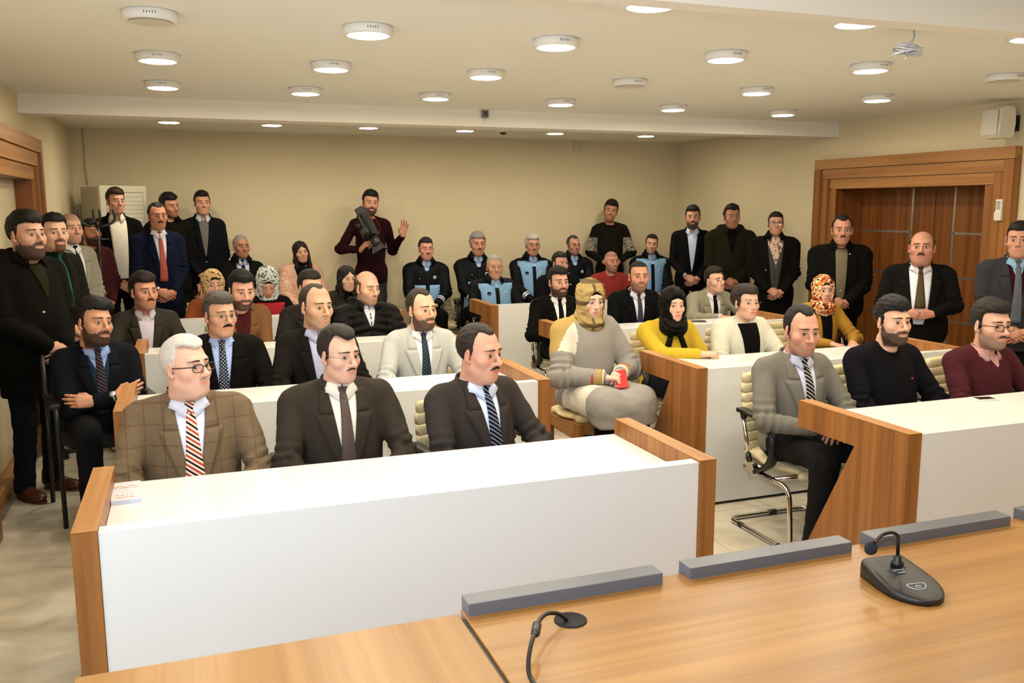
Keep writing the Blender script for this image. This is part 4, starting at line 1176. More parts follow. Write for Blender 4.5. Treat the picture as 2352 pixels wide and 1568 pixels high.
    # ---------------- face details
    wht, iri, ln = make_eyes(HP, gaze, eyes)
    lst = [(toH(v), q, i) for i, L_ in enumerate((wht, iri, ln)) for v, q in L_]
    Ve, Qe = merge([(a, b) for a, b, _ in lst]); mi = np.concatenate([np.full(len(b), i) for _, b, i in lst])
    link('eyes', np_mesh('eyes', Ve, Qe, [mat('eye_white', '#cfc4b8', .25), mat('eye_iris', '#2b1a10', .2), mat('eye_dark', '#0f0a08', .4)], midx=mi), root)
    hm = hair_material(haircol); bm_ = hair_material(beardcol or haircol)
    browcol = hair_material('#2a1d16' if haircol in ('#c9c4bd', '#a9a49c', '#8a8680', '#b5b0a8') else haircol)
    Vbr, Qbr = merge(make_brows(HP, brow, f=hk == 'f')); link('eyebrows', np_mesh('eyebrows', toH(Vbr), Qbr, [browcol]), root)
    if stache:
        Vs, Qs = stache_patch(HP, *stache[1:]); link('moustache', np_mesh('moustache', toH(Vs), Qs, [hair_material(stache[0])]), root)
    if isinstance(hair, dict):
        a = {k: v for k, v in hair.items() if k not in ('rough', 'fuzz')}
        Vh, Qh = hair_mesh(hair_prims(**a), seed, hair.get('rough', .0022)); link('hair', np_mesh('hair', toH(Vh), Qh, [hm]), root)
    if longhair is not None:
        P = hair_prims(top=.012, side=.010, fh=.070, yb=.030, low=-.05)[:-1]
        P = [ell((0, -.022, .036), (.088, .108, .098), k=.01), ell((0, -.055, -.10), (.085, .060, .12), k=.05)]
        for sd in (-1, 1): P += [cap((sd*.070, .008, -.01), (sd*.085, .020, -.17-longhair), .026, .020, k=.03), cap((sd*.05, -.05, -.1), (sd*.08, -.03, -.20-longhair), .045, .025, k=.04)]
        P += [ell((0, .125, -.055), (.066, .10, .128), k=.012, op='-'), cap((0, .10, .03), (0, .075, .10), .012, .003, k=.02, op='-'), ell((0, .10, -.19), (.058, .11, .12), k=.02, op='-')]
        Vh, Qh = hair_mesh(P, seed, .003); link('hair', np_mesh('hair', toH(Vh), Qh, [hm]), root)
    if scarf:
        sc_m = cloth('scarf', *scarf['cloth'])
        P = [ell((0, -.022, .034), (.096, .120, .108), k=.02), cap((0, .006, -.055), (0, -.020, -.165), .088, .108, k=.05), ell((0, .040, -.150), (.085, .075, .050), k=.04),
             ell((0, .126, -.012), (.067, .088, .104), k=.014, op='-'), halfspace((0, 0, -.215), (0, -.25, -1), k=.02)]
        V2, Q2 = surf(P, .0065); N2 = vnormals(V2, Q2)
        fold = wnoise(V2*np.array([.8, 1, 1.6]), seed, .05, 5)*.005+.004*np.sin((V2[:, 2]+.6*V2[:, 1])*140)*sstep(-.06, -.10, V2[:, 2])
        link('headscarf', np_mesh('headscarf', toH(V2+N2*fold[:, None].astype(np.float32)), Q2, [sc_m]), root)
        U = [ell((0, -.018, .033), (.082, .103, .095), k=.01), ell((0, .120, -.027), (.061, .086, .092), k=.010, op='-'), halfspace((0, 0, -.03), (0, 0, -1))]
        V3, Q3 = surf(U, .006); link('underscarf', np_mesh('underscarf', toH(V3), Q3, [cloth('us', scarf.get('under', '#17130f'), 'plain')]), root)
    if specs: glasses(root, HP, Rh, th, HS, specs)
    # ---------------- upper garment
    g = top.get('g', .012); TP = torso_prims(ts, w, fat, g); sr = top.get('sleeve', 1.0)
    JP = list(TP)
    if not sit or top.get('long'):
        hem = top.get('hem', -.16 if not sit else -.05)
        if not sit:
            JP += [ell((0, -.002, -.08), (.172*w+g+.02*fat, .128+g+.02*fat, .18), k=.05)]
            if hem < -.2: JP += [cap((-.06, 0, -.10), (-.07, 0, hem), .115, .13, k=.06), cap((.06, 0, -.10), (.07, 0, hem), .115, .13, k=.06)]
            JP += [halfspace((0, 0, hem), (0, 0, -1))]
    for sd in (1, -1):
        S, E, W2 = A[sd][:3]; d = (W2-E)/np.linalg.norm(W2-E)
        JP += [cap(S, E, (.056+g*.5)*sr, (.050+g*.3)*sr, k=.022), cap(E, W2-d*.012, (.049+g*.3)*sr, (.036+g*.2)*sr, k=.02)]
    if top.get('hood'):
        JP += [ell((0, -.115, .50*ts), (.13, .06, .085), rot=rx(.5), k=.05), cap((-.10, -.05, .535*ts), (-.04, -.12, .56*ts), .04, .04, k=.04), cap((.10, -.05, .535*ts), (.04, -.12, .56*ts), .04, .04, k=.04),
               cap((-.075, .045, .500*ts), (-.105, -.05, .555*ts), .026, .040, k=.03), cap((.075, .045, .500*ts), (.105, -.05, .555*ts), .026, .040, k=.03)]
    Vj, Qj = surf(JP, h); Nj = vnormals(Vj, Qj)
    # folds: soft overall plus rings round the elbows
    vb0 = top.get('vb', .10)*ts
    disp = wnoise(Vj*np.array([1.3, 1.0, .7]), seed, .11, 5)*.0042*top.get('fold', 1)
    for sd in (1, -1):
        S, E, W2 = A[sd][:3]
        for a, b in ((S, E), (E, W2)):
            ab = b-a; t = np.clip(((Vj-a)@ab)/(ab@ab), 0, 1); dist = np.linalg.norm(Vj-a-t[:, None]*ab, axis=1)
            wgt = sstep(.095, .065, dist); L_ = np.linalg.norm(ab)
            along = t*L_ if a is S else L_*0+t*L_+l1
            near = np.exp(-((along-l1)/.085)**2)+.35*np.exp(-((along-l1-l2)/.05)**2)
            ring = np.sin(along*2*math.pi/.042+3*np.sin((Vj@np.array([9., 14., 7.]))+seed))
            if top.get('puffer'): disp += wgt*(np.abs(np.sin(along*math.pi/.060))-.5)*.016
            else: disp += wgt*near*ring*.0075*top.get('fold', 1)
            if top.get('puffer') and a is S: tw = sstep(.03, .06, dist-.02*0); 
    if top.get('puffer'):
        onarm = np.zeros(len(Vj))
        for sd in (1, -1):
            for a, b in ((A[sd][0], A[sd][1]), (A[sd][1], A[sd][2])):
                ab = b-a; t = np.clip(((Vj-a)@ab)/(ab@ab), 0, 1); onarm = np.maximum(onarm, sstep(.095, .065, np.linalg.norm(Vj-a-t[:, None]*ab, axis=1)))
        zq = Vj[:, 2]+.25*np.abs(Vj[:, 0]); disp += (1-onarm)*(np.abs(np.sin(zq*math.pi/.062))-.5)*.018
    ax2 = np.abs(Vj[:, 0]); fr = sstep(-.01, .03, Vj[:, 1])
    if top.get('puffer'): disp = disp*(1-.95*fr*sstep(.060, .045, ax2)*sstep(vb0, vb0+.03, Vj[:, 2]))
    else: disp = disp*(1-fr*(.45*sstep(.21, .17, ax2)+.45*sstep(.13, .10, ax2)))
    Vj = Vj+Nj*disp[:, None].astype(np.float32)
    jm = cloth('outer', *top['outer'])
    slots = [jm]; mi = None
    if top.get('bands'):             # second fabric on part of the garment: function(x,z,onarm param)
        slots.append(cloth('b', *top['bands'][0]))
        if len(top['bands']) > 2: slots.append(cloth('b', *top['bands'][2]))
        cen = Vj[Qj].mean(1); mi = top['bands'][1](cen, A, ts).astype(int)
    jname = top.get('name', 'jacket')
    jk = link(jname, np_mesh(jname, toB(Vj), Qj, slots, midx=mi), root)
    # ---------------- patches on the chest
    zt = .512*ts; vb = top.get('vb', .10)*ts; vw = top.get('vw', .060)
    vx = lambda z: vw*max(0.0, (z-vb)/(zt-vb))**top.get('vp', .8)
    PS = TP
    def add_patch(name, XZ, m, off, rim=None, parent=jk):
        V_, Q_, uv = patch(PS, XZ, off, rim=rim if rim else (off if np.isscalar(off) else float(np.max(off)))+.010)
        me = np_mesh(name, toB(V_), Q_, [m], uv=uv); 
        return link(name, me, parent)
    if top.get('inner'):
        im = cloth('inner', *top['inner'])
        nm = top.get('inner_name', 'shirt')
        add_patch(nm, strip(vb, zt-.002, lambda z: -vx(z)-.003, lambda z: vx(z)+.003, 14, 9), im, .0055, parent=root)
        if top.get('vest'):
            vm = cloth('vest', *top['vest'])
            inn = lambda z: vx(z)*min(1.0, max(0, (z-top.get('vestz', .30)*ts)/(.20*ts)))
            for sd in (-1, 1): add_patch('sweater_front', strip(vb, .50*ts, lambda z: sd*inn(z), lambda z: sd*(vx(z)+.006), 12, 4), vm, .0075)
        nb = top.get('inner_buttons')
        if nb:
            for z in np.linspace(vb+.05, .47*ts, nb): disc_patch(jk, PS, toB, 0, z, .0055, cloth('bt', nb and top.get('buttoncol', '#d8d2c8'), 'shine'), .0075, 'button')
    if top.get('lapel'):
        zn = .405*ts; lw = top.get('lw', .066)
        for sd in (-1, 1):
            e = lambda z: sd*vx(z)
            o = lambda z: sd*(vx(z)+.006+lw*min(1, max(0, (z-vb)/(zn-vb)))**.75)
            add_patch('lapel', strip(vb-.005, zn, e, o, 12, 5), jm, .0095)
            o2 = lambda z: sd*(vx(z)+lw*.80-(z-zn)/(zt-zn)*.022)
            add_patch('lapel', strip(zn+.0005, zt-.004, e, o2, 6, 5), jm, .0105)
    neck = np.array([0, hyf-.034*hs, headz-.128*hs]); rn = (.055 if hk == 'm' else (.063 if hk == 'r' else .047))*hs
    # the neck follows the head's place in the torso frame
    if top.get('lapel') or top.get('backcollar'):
        Vc, Qc = collar_mesh(neck+np.array([0, -.012, -.020]), rn+.020, h=.050, point=.0, gap=.95, flare=.020)
        link('collar', np_mesh('collar', toB(Vc), Qc, [jm]), jk)
    if top.get('shirtcollar'):
        Vc, Qc = collar_mesh(neck+np.array([0, 0, -.014]), rn+.006, h=.042, point=top.get('cpoint', .040), gap=top.get('cgap', .06), flare=.020, drop=.006)
        link('shirt_collar', np_mesh('shirt_collar', toB(Vc), Qc, [cloth('sc', *top['shirtcollar'])]), root)
    if top.get('crew'):
        mb = MB(); c = neck+np.array([0, 0, -.030]); R_ = rn+.008
        mb.tube([(c[0]+R_*math.sin(a), c[1]+R_*.98*math.cos(a), c[2]-.020*(math.cos(a)+1)/2) for a in np.linspace(0, 2*math.pi, 28, endpoint=False)], .0095, 8, closed=True)
        o = mb.build('neckband', [cloth('nb', *top['crew'])], jk); o.data.transform(Matrix(Rt.tolist()).to_4x4()); o.data.transform(Matrix.Translation(Vector(pel.tolist())))
    if top.get('stand'):             # stand-up coat collar, open at the front
        Vc, Qc = collar_mesh(neck+np.array([0, -.008, .010]), rn+.018, h=.055, point=.030, gap=top.get('sgap', .45), flare=.030)
        link('collar', np_mesh('collar', toB(Vc), Qc, [jm]), jk)
    if top.get('turtle'):
        mb = MB(); c = neck+np.array([0, 0, -.02]); R_ = rn+.004
        for q in range(3): mb.tube([(c[0]+R_*math.sin(a), c[1]+R_*math.cos(a), c[2]+.018*q) for a in np.linspace(0, 2*math.pi, 24, endpoint=False)], .0125, 8, closed=True)
        o = mb.build('neckband', [cloth('nb', *top['turtle'])], jk); o.data.transform(Matrix(Rt.tolist()).to_4x4()); o.data.transform(Matrix.Translation(Vector(pel.tolist())))
    if top.get('tie'):
        tm = cloth('tie', *top['tie']); tw = top.get('tw', .036); zk = neck[2]-.014
        zk0 = zk-.038; u = np.linspace(-1, 1, 7)
        zb2 = max(vb-.01, top.get('tieend', -9))
        X = strip(zb2, zk0, lambda z: -(tw-(tw-.015)*(z-zb2)/(zk0-zb2)), lambda z: (tw-(tw-.015)*(z-zb2)/(zk0-zb2)), 16, 7)
        off = np.broadcast_to(.011+.004*(1-u**2), X.shape[:2])
        tie = add_patch('tie', X, tm, off, rim=.014, parent=root)
        kf = lambda z: .0125+.008*(z-zk0)/.038
        yk = neck[1]+rn+.010
        rows = []
        for z in np.linspace(zk0-.006, zk+.004, 6):
            wk = kf(z)
            for uu in u: rows.append((wk*uu, 0, z))
        Kp = np.array(rows, np.float32); XZ = Kp[:, [0, 2]].reshape(6, 7, 2)
        Ps, _ = project(PS, XZ, .014); f = np.linspace(0, 1, 6)[:, None]
        yy2 = np.maximum(Ps[..., 1]+.004, (yk+.012)*f+Ps[..., 1]*(1-f))+.008*(1-u**2)[None, :]
        KV = np.stack([XZ[..., 0], yy2, XZ[..., 1]], -1).reshape(-1, 3)
        KV2 = KV-np.array([0, .02, 0]); Qk = grid_quads(6, 7)
        a = [(KV.astype(np.float32), Qk[:, ::-1]), (KV2.astype(np.float32), Qk)]
        Vk, Qk2 = merge(a); uvk = np.concatenate([XZ.reshape(-1, 2)*1.0]*2)
        link('knot', np_mesh('knot', toB(Vk), Qk2, [tm], uv=uvk), tie)
    for pz_ in top.get('patches', []):   # (name, x0,x1,z0,z1 (fractions of ts), cloth tuple, off)
        nm, x0, x1, z0, z1, ct, off = pz_
        add_patch(nm, strip(z0*ts, z1*ts, lambda z: x0, lambda z: x1, 10, 8), cloth('p', *ct), off)
    for (nm, dx, dz, r, c) in top.get('discs', []):
        disc_patch(jk, PS, toB, dx, dz*ts, r, cloth('d', c, 'shine'), .007, nm)
    if top.get('zip'):
        add_patch('zip', strip(-.02, .50*ts, lambda z: -.004, lambda z: .004, 14, 3), cloth('z', top['zip'], 'shine'), .006)
    if cuffs:
        cm = cloth('cuff', *cuffs)
        for sd in (1, -1):
            E, W2 = A[sd][1:3]; d = (W2-E)/np.linalg.norm(W2-E)
            mb = MB(); mb.tube([W2-d*.02, W2+d*.016], .0355, 14); o = mb.build('cuff', [cm], root)
            o.data.transform(Matrix(Rt.tolist()).to_4x4()); o.data.transform(Matrix.Translation(Vector(pel.tolist())))
    # ---------------- trousers and shoes
    lm = cloth('legs', legs, 'wool')
    TR = [ell((0, 0, -.02), (.158*w+.02*fat, .118+.02*fat, .115), k=.04)]
    for Hh, K, An in LG: TR += [cap(Hh, K, .088, .067, k=.02), cap(K, An-np.array([0, 0, .02]), .066, .058, k=.02)]
    if top.get('skirt'):
        TR += [ell((0, .22, -.04), (.20, .26, .10), k=.08), cap((-.08, .40, -.05), (-.08, .38, -.30), .10, .11, k=.08), cap((.08, .40, -.05), (.08, .38, -.30), .10, .11, k=.08)]
    TR += [halfspace((0, 0, -pel[2]+.045), (0, 0, -1))]
    Vt, Qt = surf(TR, .018); Nt = vnormals(Vt, Qt); Vt = Vt+Nt*(wnoise(Vt, seed+4, .09)*.004)[:, None].astype(np.float32)
    link('trousers', np_mesh('trousers', Vt+pel.astype(np.float32), Qt, [lm]), root)
    sm = mat('shoe_'+shoes, shoes, .35)
    for i, (Hh, K, An) in enumerate(LG):
        sh = link('shoe', shoe_mesh(sm), root, (An[0], An[1]-.01, 0)); sh.rotation_euler = (0, 0, -.18 if An[0] > 0 else .18)
    if extra: extra(root, dict(A=A, toB=toB, toH=toH, ts=ts, pel=pel, TP=TP, Rt=Rt, jk=jk, neck=neck, rn=rn, LG=LG, w=w, Rh=Rh, th=th, HS=HS))
    return root

def disc_patch(parent, PS, toB, cx, cz, r, m, off, name):
    a = np.linspace(0, 2*math.pi, 13); R = np.array([.0004, r])
    XZ = np.stack([cx+R[:, None]*np.cos(a), cz+R[:, None]*np.sin(a)], -1)
    V, Q, uv = patch(PS, XZ, off, rim=.006)
    return link(name, np_mesh(name, toB(V), Q, [m], uv=uv, smooth=False), parent)
# head-top position (m) and head height of every person in the hall
AT = {1: (-0.025, 3.700, 1.247, 0.242), 2: (0.582, 3.700, 1.256, 0.230), 3: (1.207, 3.700, 1.237, 0.256), 4: (-0.511, 5.450, 1.244, 0.264), 5: (0.160, 5.300, 1.270, 0.256), 6: (0.706, 5.300, 1.308, 0.272), 7: (1.361, 5.350, 1.245, 0.255), 8: (-0.311, 7.000, 1.279, 0.272), 9: (0.363, 6.750, 1.287, 0.272), 10: (0.899, 7.050, 1.259, 0.272), 11: (1.339, 7.000, 1.251, 0.272), 12: (0.215, 8.700, 1.168, 0.272), 13: (0.699, 8.600, 1.182, 0.272), 14: (1.481, 8.800, 1.171, 0.251), 15: (0.548, 9.850, 1.462, 0.249), 16: (1.166, 9.850, 1.383, 0.231), 17: (-0.877, 5.900, 1.730, 0.272), 18: (-0.856, 6.900, 1.708, 0.261), 19: (-0.811, 7.450, 1.714, 0.231), 20: (-0.815, 9.000, 1.647, 0.222), 21: (-0.609, 9.300, 1.929, 0.242), 22: (-0.239, 9.000, 1.796, 0.255), 23: (-0.139, 9.800, 1.892, 0.242), 24: (0.181, 10.000, 1.919, 0.250), 25: (1.972, 10.000, 1.930, 0.271), 26: (2.555, 9.800, 1.403, 0.256), 27: (3.173, 9.800, 1.454, 0.271), 28: (3.856, 9.800, 1.425, 0.257), 29: (4.391, 9.800, 1.403, 0.235), 30: (3.018, 8.750, 1.253, 0.255), 31: (3.764, 8.750, 1.266, 0.243), 32: (2.996, 7.000, 1.236, 0.256), 33: (4.402, 8.800, 1.265, 0.235), 34: (3.774, 7.000, 1.270, 0.272), 35: (5.029, 10.100, 1.825, 0.265), 36: (5.342, 9.600, 1.407, 0.233), 37: (5.450, 8.850, 1.752, 0.256), 38: (5.600, 8.297, 1.760, 0.258), 39: (5.600, 7.523, 1.685, 0.218), 40: (4.565, 7.000, 1.196, 0.242), 41: (2.362, 5.000, 1.293, 0.225), 42: (3.101, 5.250, 1.201, 0.233), 43: (3.727, 5.300, 1.197, 0.247), 44: (4.970, 6.000, 1.172, 0.215), 45: (5.600, 6.552, 1.666, 0.270), 46: (5.400, 5.407, 1.559, 0.266), 47: (5.500, 4.630, 1.637, 0.254), 48: (2.943, 3.700, 1.248, 0.254), 49: (3.533, 3.700, 1.264, 0.246), 50: (4.237, 3.700, 1.225, 0.272)}
# ------------------------------------------------------------------ who is in the hall
BLACK, DARK, BROWN, GREY, SILVER, WHITE = '#14100d', '#1f1813', '#35261c', '#8a8680', '#b5b0a8', '#c9c4bd'
THICK = dict(top=.024, side=.008, fh=.062, quiff=.016); SHORT = dict(top=.013, side=.005, fh=.065, rough=.0015)
BUZZ = dict(top=.006, side=.003, fh=.066, rough=.001); RECED = dict(top=.012, side=.005, fh=.076, tr=.018, rough=.0015)
RING = dict(top=.004, side=.005, bald=(.050, .30), rough=.0015, fuzz=.22)
def suit(c, kind='wool', c2=None, shirt='#dfdde2', tie=None, **k):
    d = dict(outer=(c, kind, c2) if c2 else (c, kind), inner=(shirt, 'plain'), shirtcollar=(shirt, 'plain'), lapel=True)
    if tie: d['tie'] = tie
    d.update(k); return d
def knit(c, **k): return dict(dict(outer=(c, 'knit'), crew=(c, 'knit'), name='sweater', g=.010), **k)
def coat(c, inner=None, **k):
    d = dict(outer=(c, 'coat'), stand=True, g=.022, sleeve=1.12, vw=.045, vb=.02)
    if inner: d['inner'] = inner
    d.update(k); return d
BLUE, NAVY = '#7fa9cf', '#14161d'
def police(style):
    d = dict(outer=(NAVY, 'shine'), stand=True, g=.020, sleeve=1.10, inner=('#9db6dc', 'plain'), shirtcollar=('#9db6dc', 'plain'), vw=.040, vb=.42, sgap=.55)
    if style == 'yoke':
        d['patches'] = [('blue_panel', .012, .185, .12, .495, (BLUE, 'shine'), .007), ('blue_panel', -.185, -.012, .12, .495, (BLUE, 'shine'), .007)]
    else:
        d['patches'] = [('blue_panel', .012, .175, .02, .300, (BLUE, 'shine'), .007), ('blue_panel', -.175, -.012, .02, .300, (BLUE, 'shine'), .007)]
    d['patches'].append(('placket', -.020, .020, .0, .44, (NAVY, 'shine'), .0095))
    d['discs'] = [('badge', .085, .375, .020, '#0d0e13'), ('badge', -.085, .375, .019, '#c3cbd6'), ('badge_centre', -.085, .375, .011, '#8d97a8'), ('badge_centre', .085, .366, .008, '#7f8797')]
    return d
def reflective(root, c):     # silver bands above the cuffs
    for sd in (1, -1):
        S, E, W2 = c['A'][sd][:3]; d = (W2-E)/np.linalg.norm(W2-E)
        mb = MB()
        for q in (.60, .72): p = E+(W2-E)*q; mb.tube([p-d*.010, p+d*.010], .058-.010*q, 16, cap=False)
        o = mb.build('reflective_band', [mat('reflective_tape', '#c7d3e6', .25, metal=.2)], c['jk']); o.data.transform(Matrix(c['Rt'].tolist()).to_4x4()); o.data.transform(Matrix.Translation(Vector(c['pel'].tolist())))
def watch(side, strap='#1b1a1a', face='#c9c9c9'):
    def f(root, c):
        S, E, W2 = c['A'][side][:3]; d = (W2-E)/np.linalg.norm(W2-E); mb = MB(); p = W2+d*.004
        mb.tube([p-d*.008, p+d*.008], .034, 16, cap=False); o = mb.build('wristwatch', [mat('strap_'+strap, strap, .3, metal=.6 if strap[1] == 'b' else 0)], root)
        mb2 = MB(); n = np.array([0, .8, .6]); n = n-d*(n@d); n /= np.linalg.norm(n); mb2.tube([p+n*.033, p+n*.040], .016, 16); o2 = mb2.build('dial', [mat('dial_'+face, face, .2, metal=.5)], o)
        for q in (o, o2): q.data.transform(Matrix(c['Rt'].tolist()).to_4x4()); q.data.transform(Matrix.Translation(Vector(c['pel'].tolist())))
    return f
def hang_hood(root, c): pass

SEATED = {}
def P_(pid, label, **k):
    x, y, z, hh = AT[pid]; k.setdefault('headh', hh)
    r = person(pid, label, x, y, z, **k)
    if k.get('sit', True): SEATED[pid] = r
    return r
SK = ['#cf9f84', '#c8957a', '#bd8a6c', '#d6a98f', '#c58f72']

# front desk, first row
P_(1, 'white-haired man in brown tweed jacket, glasses and red striped tie', face=42, pitch=-4, hk='r', hw=1.02, skin='#d8a38c', haircol=WHITE, hair=dict(SHORT, fh=.070, tr=.012, side=.004, rough=.0007), specs='black', stub=.12, beardcol='#d8d0c6', gaze=(.5, .3), stache=('#b9b0a6', .026, .006, .008),
   w=1.10, fat=.45, top=suit('#6d5b44', 'check', '#5e3f30', shirt='#dcdff0', tie=('#35191a', 'stripe', '#ecdcc8'), tw=.044), legs='#2a2622', by=4, h=.010)
P_(2, 'man in dark brown suit with rimless glasses and thin moustache in front row', face=36, pitch=4, skin='#d0a08a', haircol='#2b241f', hair=dict(top=.016, side=.007, fh=.074, tr=.016, rough=.0016), specs='rimless', stache=('#3a302a', .027, .008, .008), gaze=(.6, 0), w=1.08, fat=.2,
   top=suit('#41372d', shirt='#e2ddd0', tie=('#5f4f49', 'weave', '#42362f'), discs=[('lapel_pin', -.088, .40, .007, '#d9b25a')]), legs='#2e2822', by=4, h=.010)
P_(3, 'man with bushy moustache in charcoal suit and navy striped tie', face=50, pitch=4, hk='r', skin='#c9917a', haircol='#2e241d', hair=dict(top=.010, side=.006, fh=.080, tr=.014, rough=.0014), stache=('#3b3029', .031, .013, .011), gaze=(.6, 0), w=1.08, fat=.3,
   top=suit('#403833', shirt='#cfdaf2', tie=('#131a30', 'thinstripe', '#8f9ab2'), tw=.041), legs='#2b2724', by=14, twist=4, h=.010)
# second row
P_(4, 'young bearded man in navy suit with crossed arms beside the wall', face=34, roll=-6, pitch=-2, skin='#bf8a6e', haircol=BLACK, hair=dict(THICK, quiff=.022, part=-1), beard=('full', .0035), arms='cross', gaze=(.4, .2), top=suit('#1c212b', shirt='#8fa9dc', tie=('#22263a', 'thinstripe', '#6d4b55'), vest=('#1b3d56', 'knit')), legs='#1e2025', by=14, extra=watch(1, '#b8bcc2'))
P_(5, 'man with grey-streaked hair, wire glasses and thick black moustache in black coat', face=26, skin='#c49276', haircol='#4a443e', hair=dict(top=.018, side=.006, fh=.060, quiff=.012), specs='thin', stache=('#1c1512', .031, .014, .010), gaze=(.4, 0), w=1.05, fat=.2,
   top=suit('#191611', 'coat', shirt='#a3b8e6', tie=('#172540', 'dots', '#b9c0d2'), lw=.09, g=.02), legs='#1d1b19', by=0)
P_(6, 'balding clean-shaven man in dark charcoal jacket behind the rimless-glasses man', face=32, pitch=3, skin='#c4977a', haircol='#3a3028', hair=dict(top=.003, side=.003, fh=.085, tr=.03, rough=.0008, fuzz=.25), stub=.25, gaze=(.5, .1), top=suit('#2b2723', shirt='#b4b8d6'), legs='#26221f')
P_(7, 'bearded man in light grey suit with dark patterned tie', face=36, pitch=0, skin='#d2a084', haircol='#3a2a1e', hair=dict(RECED, fh=.082, side=.004), beard=('full', .004), beardcol='#3c2a1d', gaze=(.6, .2), top=suit('#b9b9b4', shirt='#e6e8ee', tie=('#1b2737', 'diamond', '#3d586c'), discs=[('lapel_pin', -.088, .40, .006, '#b3322a')]), legs='#8f8f8b')
# third row
P_(8, 'man with moustache in dark checked jacket and open lilac shirt', face=26, skin='#bd8468', haircol='#2b1d14', hair=dict(THICK, top=.022, fh=.058), stache=('#2b1d14', .030, .010, .010), stub=.15, gaze=(.3, -.2), top=suit('#3b362d', 'check', '#2c2a20', shirt='#c9bfca', vb=.06, cgap=.35, inner_buttons=3, discs=[('lapel_pin', -.09, .40, .007, '#dcd6c4')]), legs='#26221f', by=6)
P_(9, 'bearded man in brown jacket leaning on his folded arms', face=18, pitch=10, skin='#c9937a', haircol=BLACK, hair=dict(THICK, quiff=.02), beard=('full', .0035), arms='lap', lean=16, custom={1: ((-.02, .33, .20), (1, -.1, -.6), 'relaxed', (-1, .2, .1), (0, -.4, -1)), -1: ((.04, .36, .22), (-1, -.1, -.6), 'relaxed', (1, .2, .1), (0, -.4, -1))},
   top=dict(outer=('#6d4a2b', 'wool'), inner=('#5a171b', 'knit'), inner_name='sweater', lapel=True, vw=.065), legs='#221f1d', by=8)
P_(10, 'man half hidden behind the balding man, in dark checked jacket', face=28, skin='#c9977c', haircol='#2c211a', hair=dict(SHORT, top=.018, fh=.060), stub=.3, top=suit('#2d2825', 'check', '#1f1c1c', shirt='#dcd8d4', tie=('#1c2040', 'plain')), legs='#24211f')
P_(11, 'balding man with closed eyes in black quilted puffer jacket', face=36, pitch=6, skin='#cf9f84', haircol='#4a3d33', hair=dict(RING, bald=(.052, .35)), stub=.45, eyes=.25, w=1.08, fat=.2, top=dict(outer=('#1d1a17', 'shine'), puffer=True, stand=True, hood=True, inner=('#c6c7d4', 'plain'), shirtcollar=('#c6c7d4', 'plain'), vw=.045, vb=.33, g=.026, sleeve=1.22, zip='#0f0e0d', name='puffer_jacket'), legs='#222124', by=4)
# fourth row
P_(12, 'woman in leopard-print headscarf and rust jacket', face=12, hk='f', skin='#cf9d82', scarf=dict(cloth=('#c9a878', 'leopard', '#54391f')), brow=1.2, top=dict(outer=('#8c4622', 'wool'), inner=('#16130f', 'plain'), vw=.05, vb=.15, name='jacket'), legs='#1c1a19', w=.92, by=8)
P_(13, 'woman in black and white headscarf looking down, in red vest', face=4, pitch=34, hk='f', skin='#c4907a', scarf=dict(cloth=('#c6cac6', 'leopard', '#45494b')), eyes=.3, top=dict(outer=('#1d1718', 'knit'), patches=[('red_vest', -.15, .15, .04, .47, ('#a5212e', 'wool'), .006)], name='sweater'), legs='#1c1a19', w=.90)
P_(14, 'young woman with long black hair in olive jacket', face=24, pitch=2, hk='f', skin='#d8ac92', haircol=DARK, longhair=.14, brow=1.2, top=dict(outer=('#3a3523', 'coat'), inner=('#15120f', 'knit'), vw=.05, vb=.05, stand=True, turtle=('#15120f', 'knit')), legs='#1c1a19', w=.88, by=8)
P_(15, 'grey-haired man seated by the back wall in dark coat with fur collar', face=20, skin='#a9735a', haircol='#8a8680', hair=BUZZ, top=coat('#1e1b16', ('#b3c0e0', 'plain'), shirtcollar=('#b3c0e0', 'plain'), tie=('#251b2c', 'plain'), vw=.065, vb=.15, zip='#8d877a'), legs='#26221f', by=8, fat=.2)
P_(16, 'woman with long brown hair in pink patterned shawl', face=14, hk='f', roll=8, skin='#c79478', haircol='#2c1e16', longhair=.12, top=dict(outer=('#c79a82', 'leopard', '#d9b9a4'), inner=('#14110f', 'knit'), turtle=('#14110f', 'knit'), vw=.08, vb=.18, g=.03, sleeve=1.2, name='shawl'), legs='#1c1a19', w=.9, arms='lapclasp', by=8)
# standing along the panelled side wall
P_(17, 'bearded man in black hooded winter coat standing by the wooden wall frame', face=36, pitch=-2, hk='r', skin='#c4937c', haircol=BLACK, hair=dict(THICK, top=.020, fh=.056), beard=('full', .0015), sit=False, arms='clasp', w=1.16, fat=.35, gaze=(.5, 0), by=50, top=coat('#16140f', ('#2f3018', 'wool'), hood=True, hem=-.30, vw=.05, vb=.30, g=.034, sleeve=1.2, discs=[('snap', .05, .22, .007, '#b9a77f'), ('snap', .05, .05, .007, '#b9a77f'), ('snap', .055, -.15, .007, '#b9a77f')]), legs='#1b242f', shoes='#4a2415', h=.014)
P_(18, 'man with reddish goatee, dark jacket and green tie', face=20, pitch=-2, skin='#cf9f84', haircol='#17120e', hair=dict(THICK, top=.018, fh=.068), beard=('goatee', .004), beardcol='#5a301c', sit=False, arms='clasp', by=46, stache=('#2a1a12', .028, .009, .010), gaze=(.4, 0), top=suit('#2b2920', shirt='#13211b', tie=('#146152', 'plain')), legs='#1f1e1b')
P_(19, 'bald man in light grey blazer with loose dark tie', face=26, skin='#cf9a80', haircol='#54463a', hair='shaved', stub=.35, sit=False, arms='clasp', by=42, top=suit('#8b8777', shirt='#d6d4d2', tie=('#272a36', 'plain')), legs='#23221f', extra=watch(-1, '#b8ac92'))
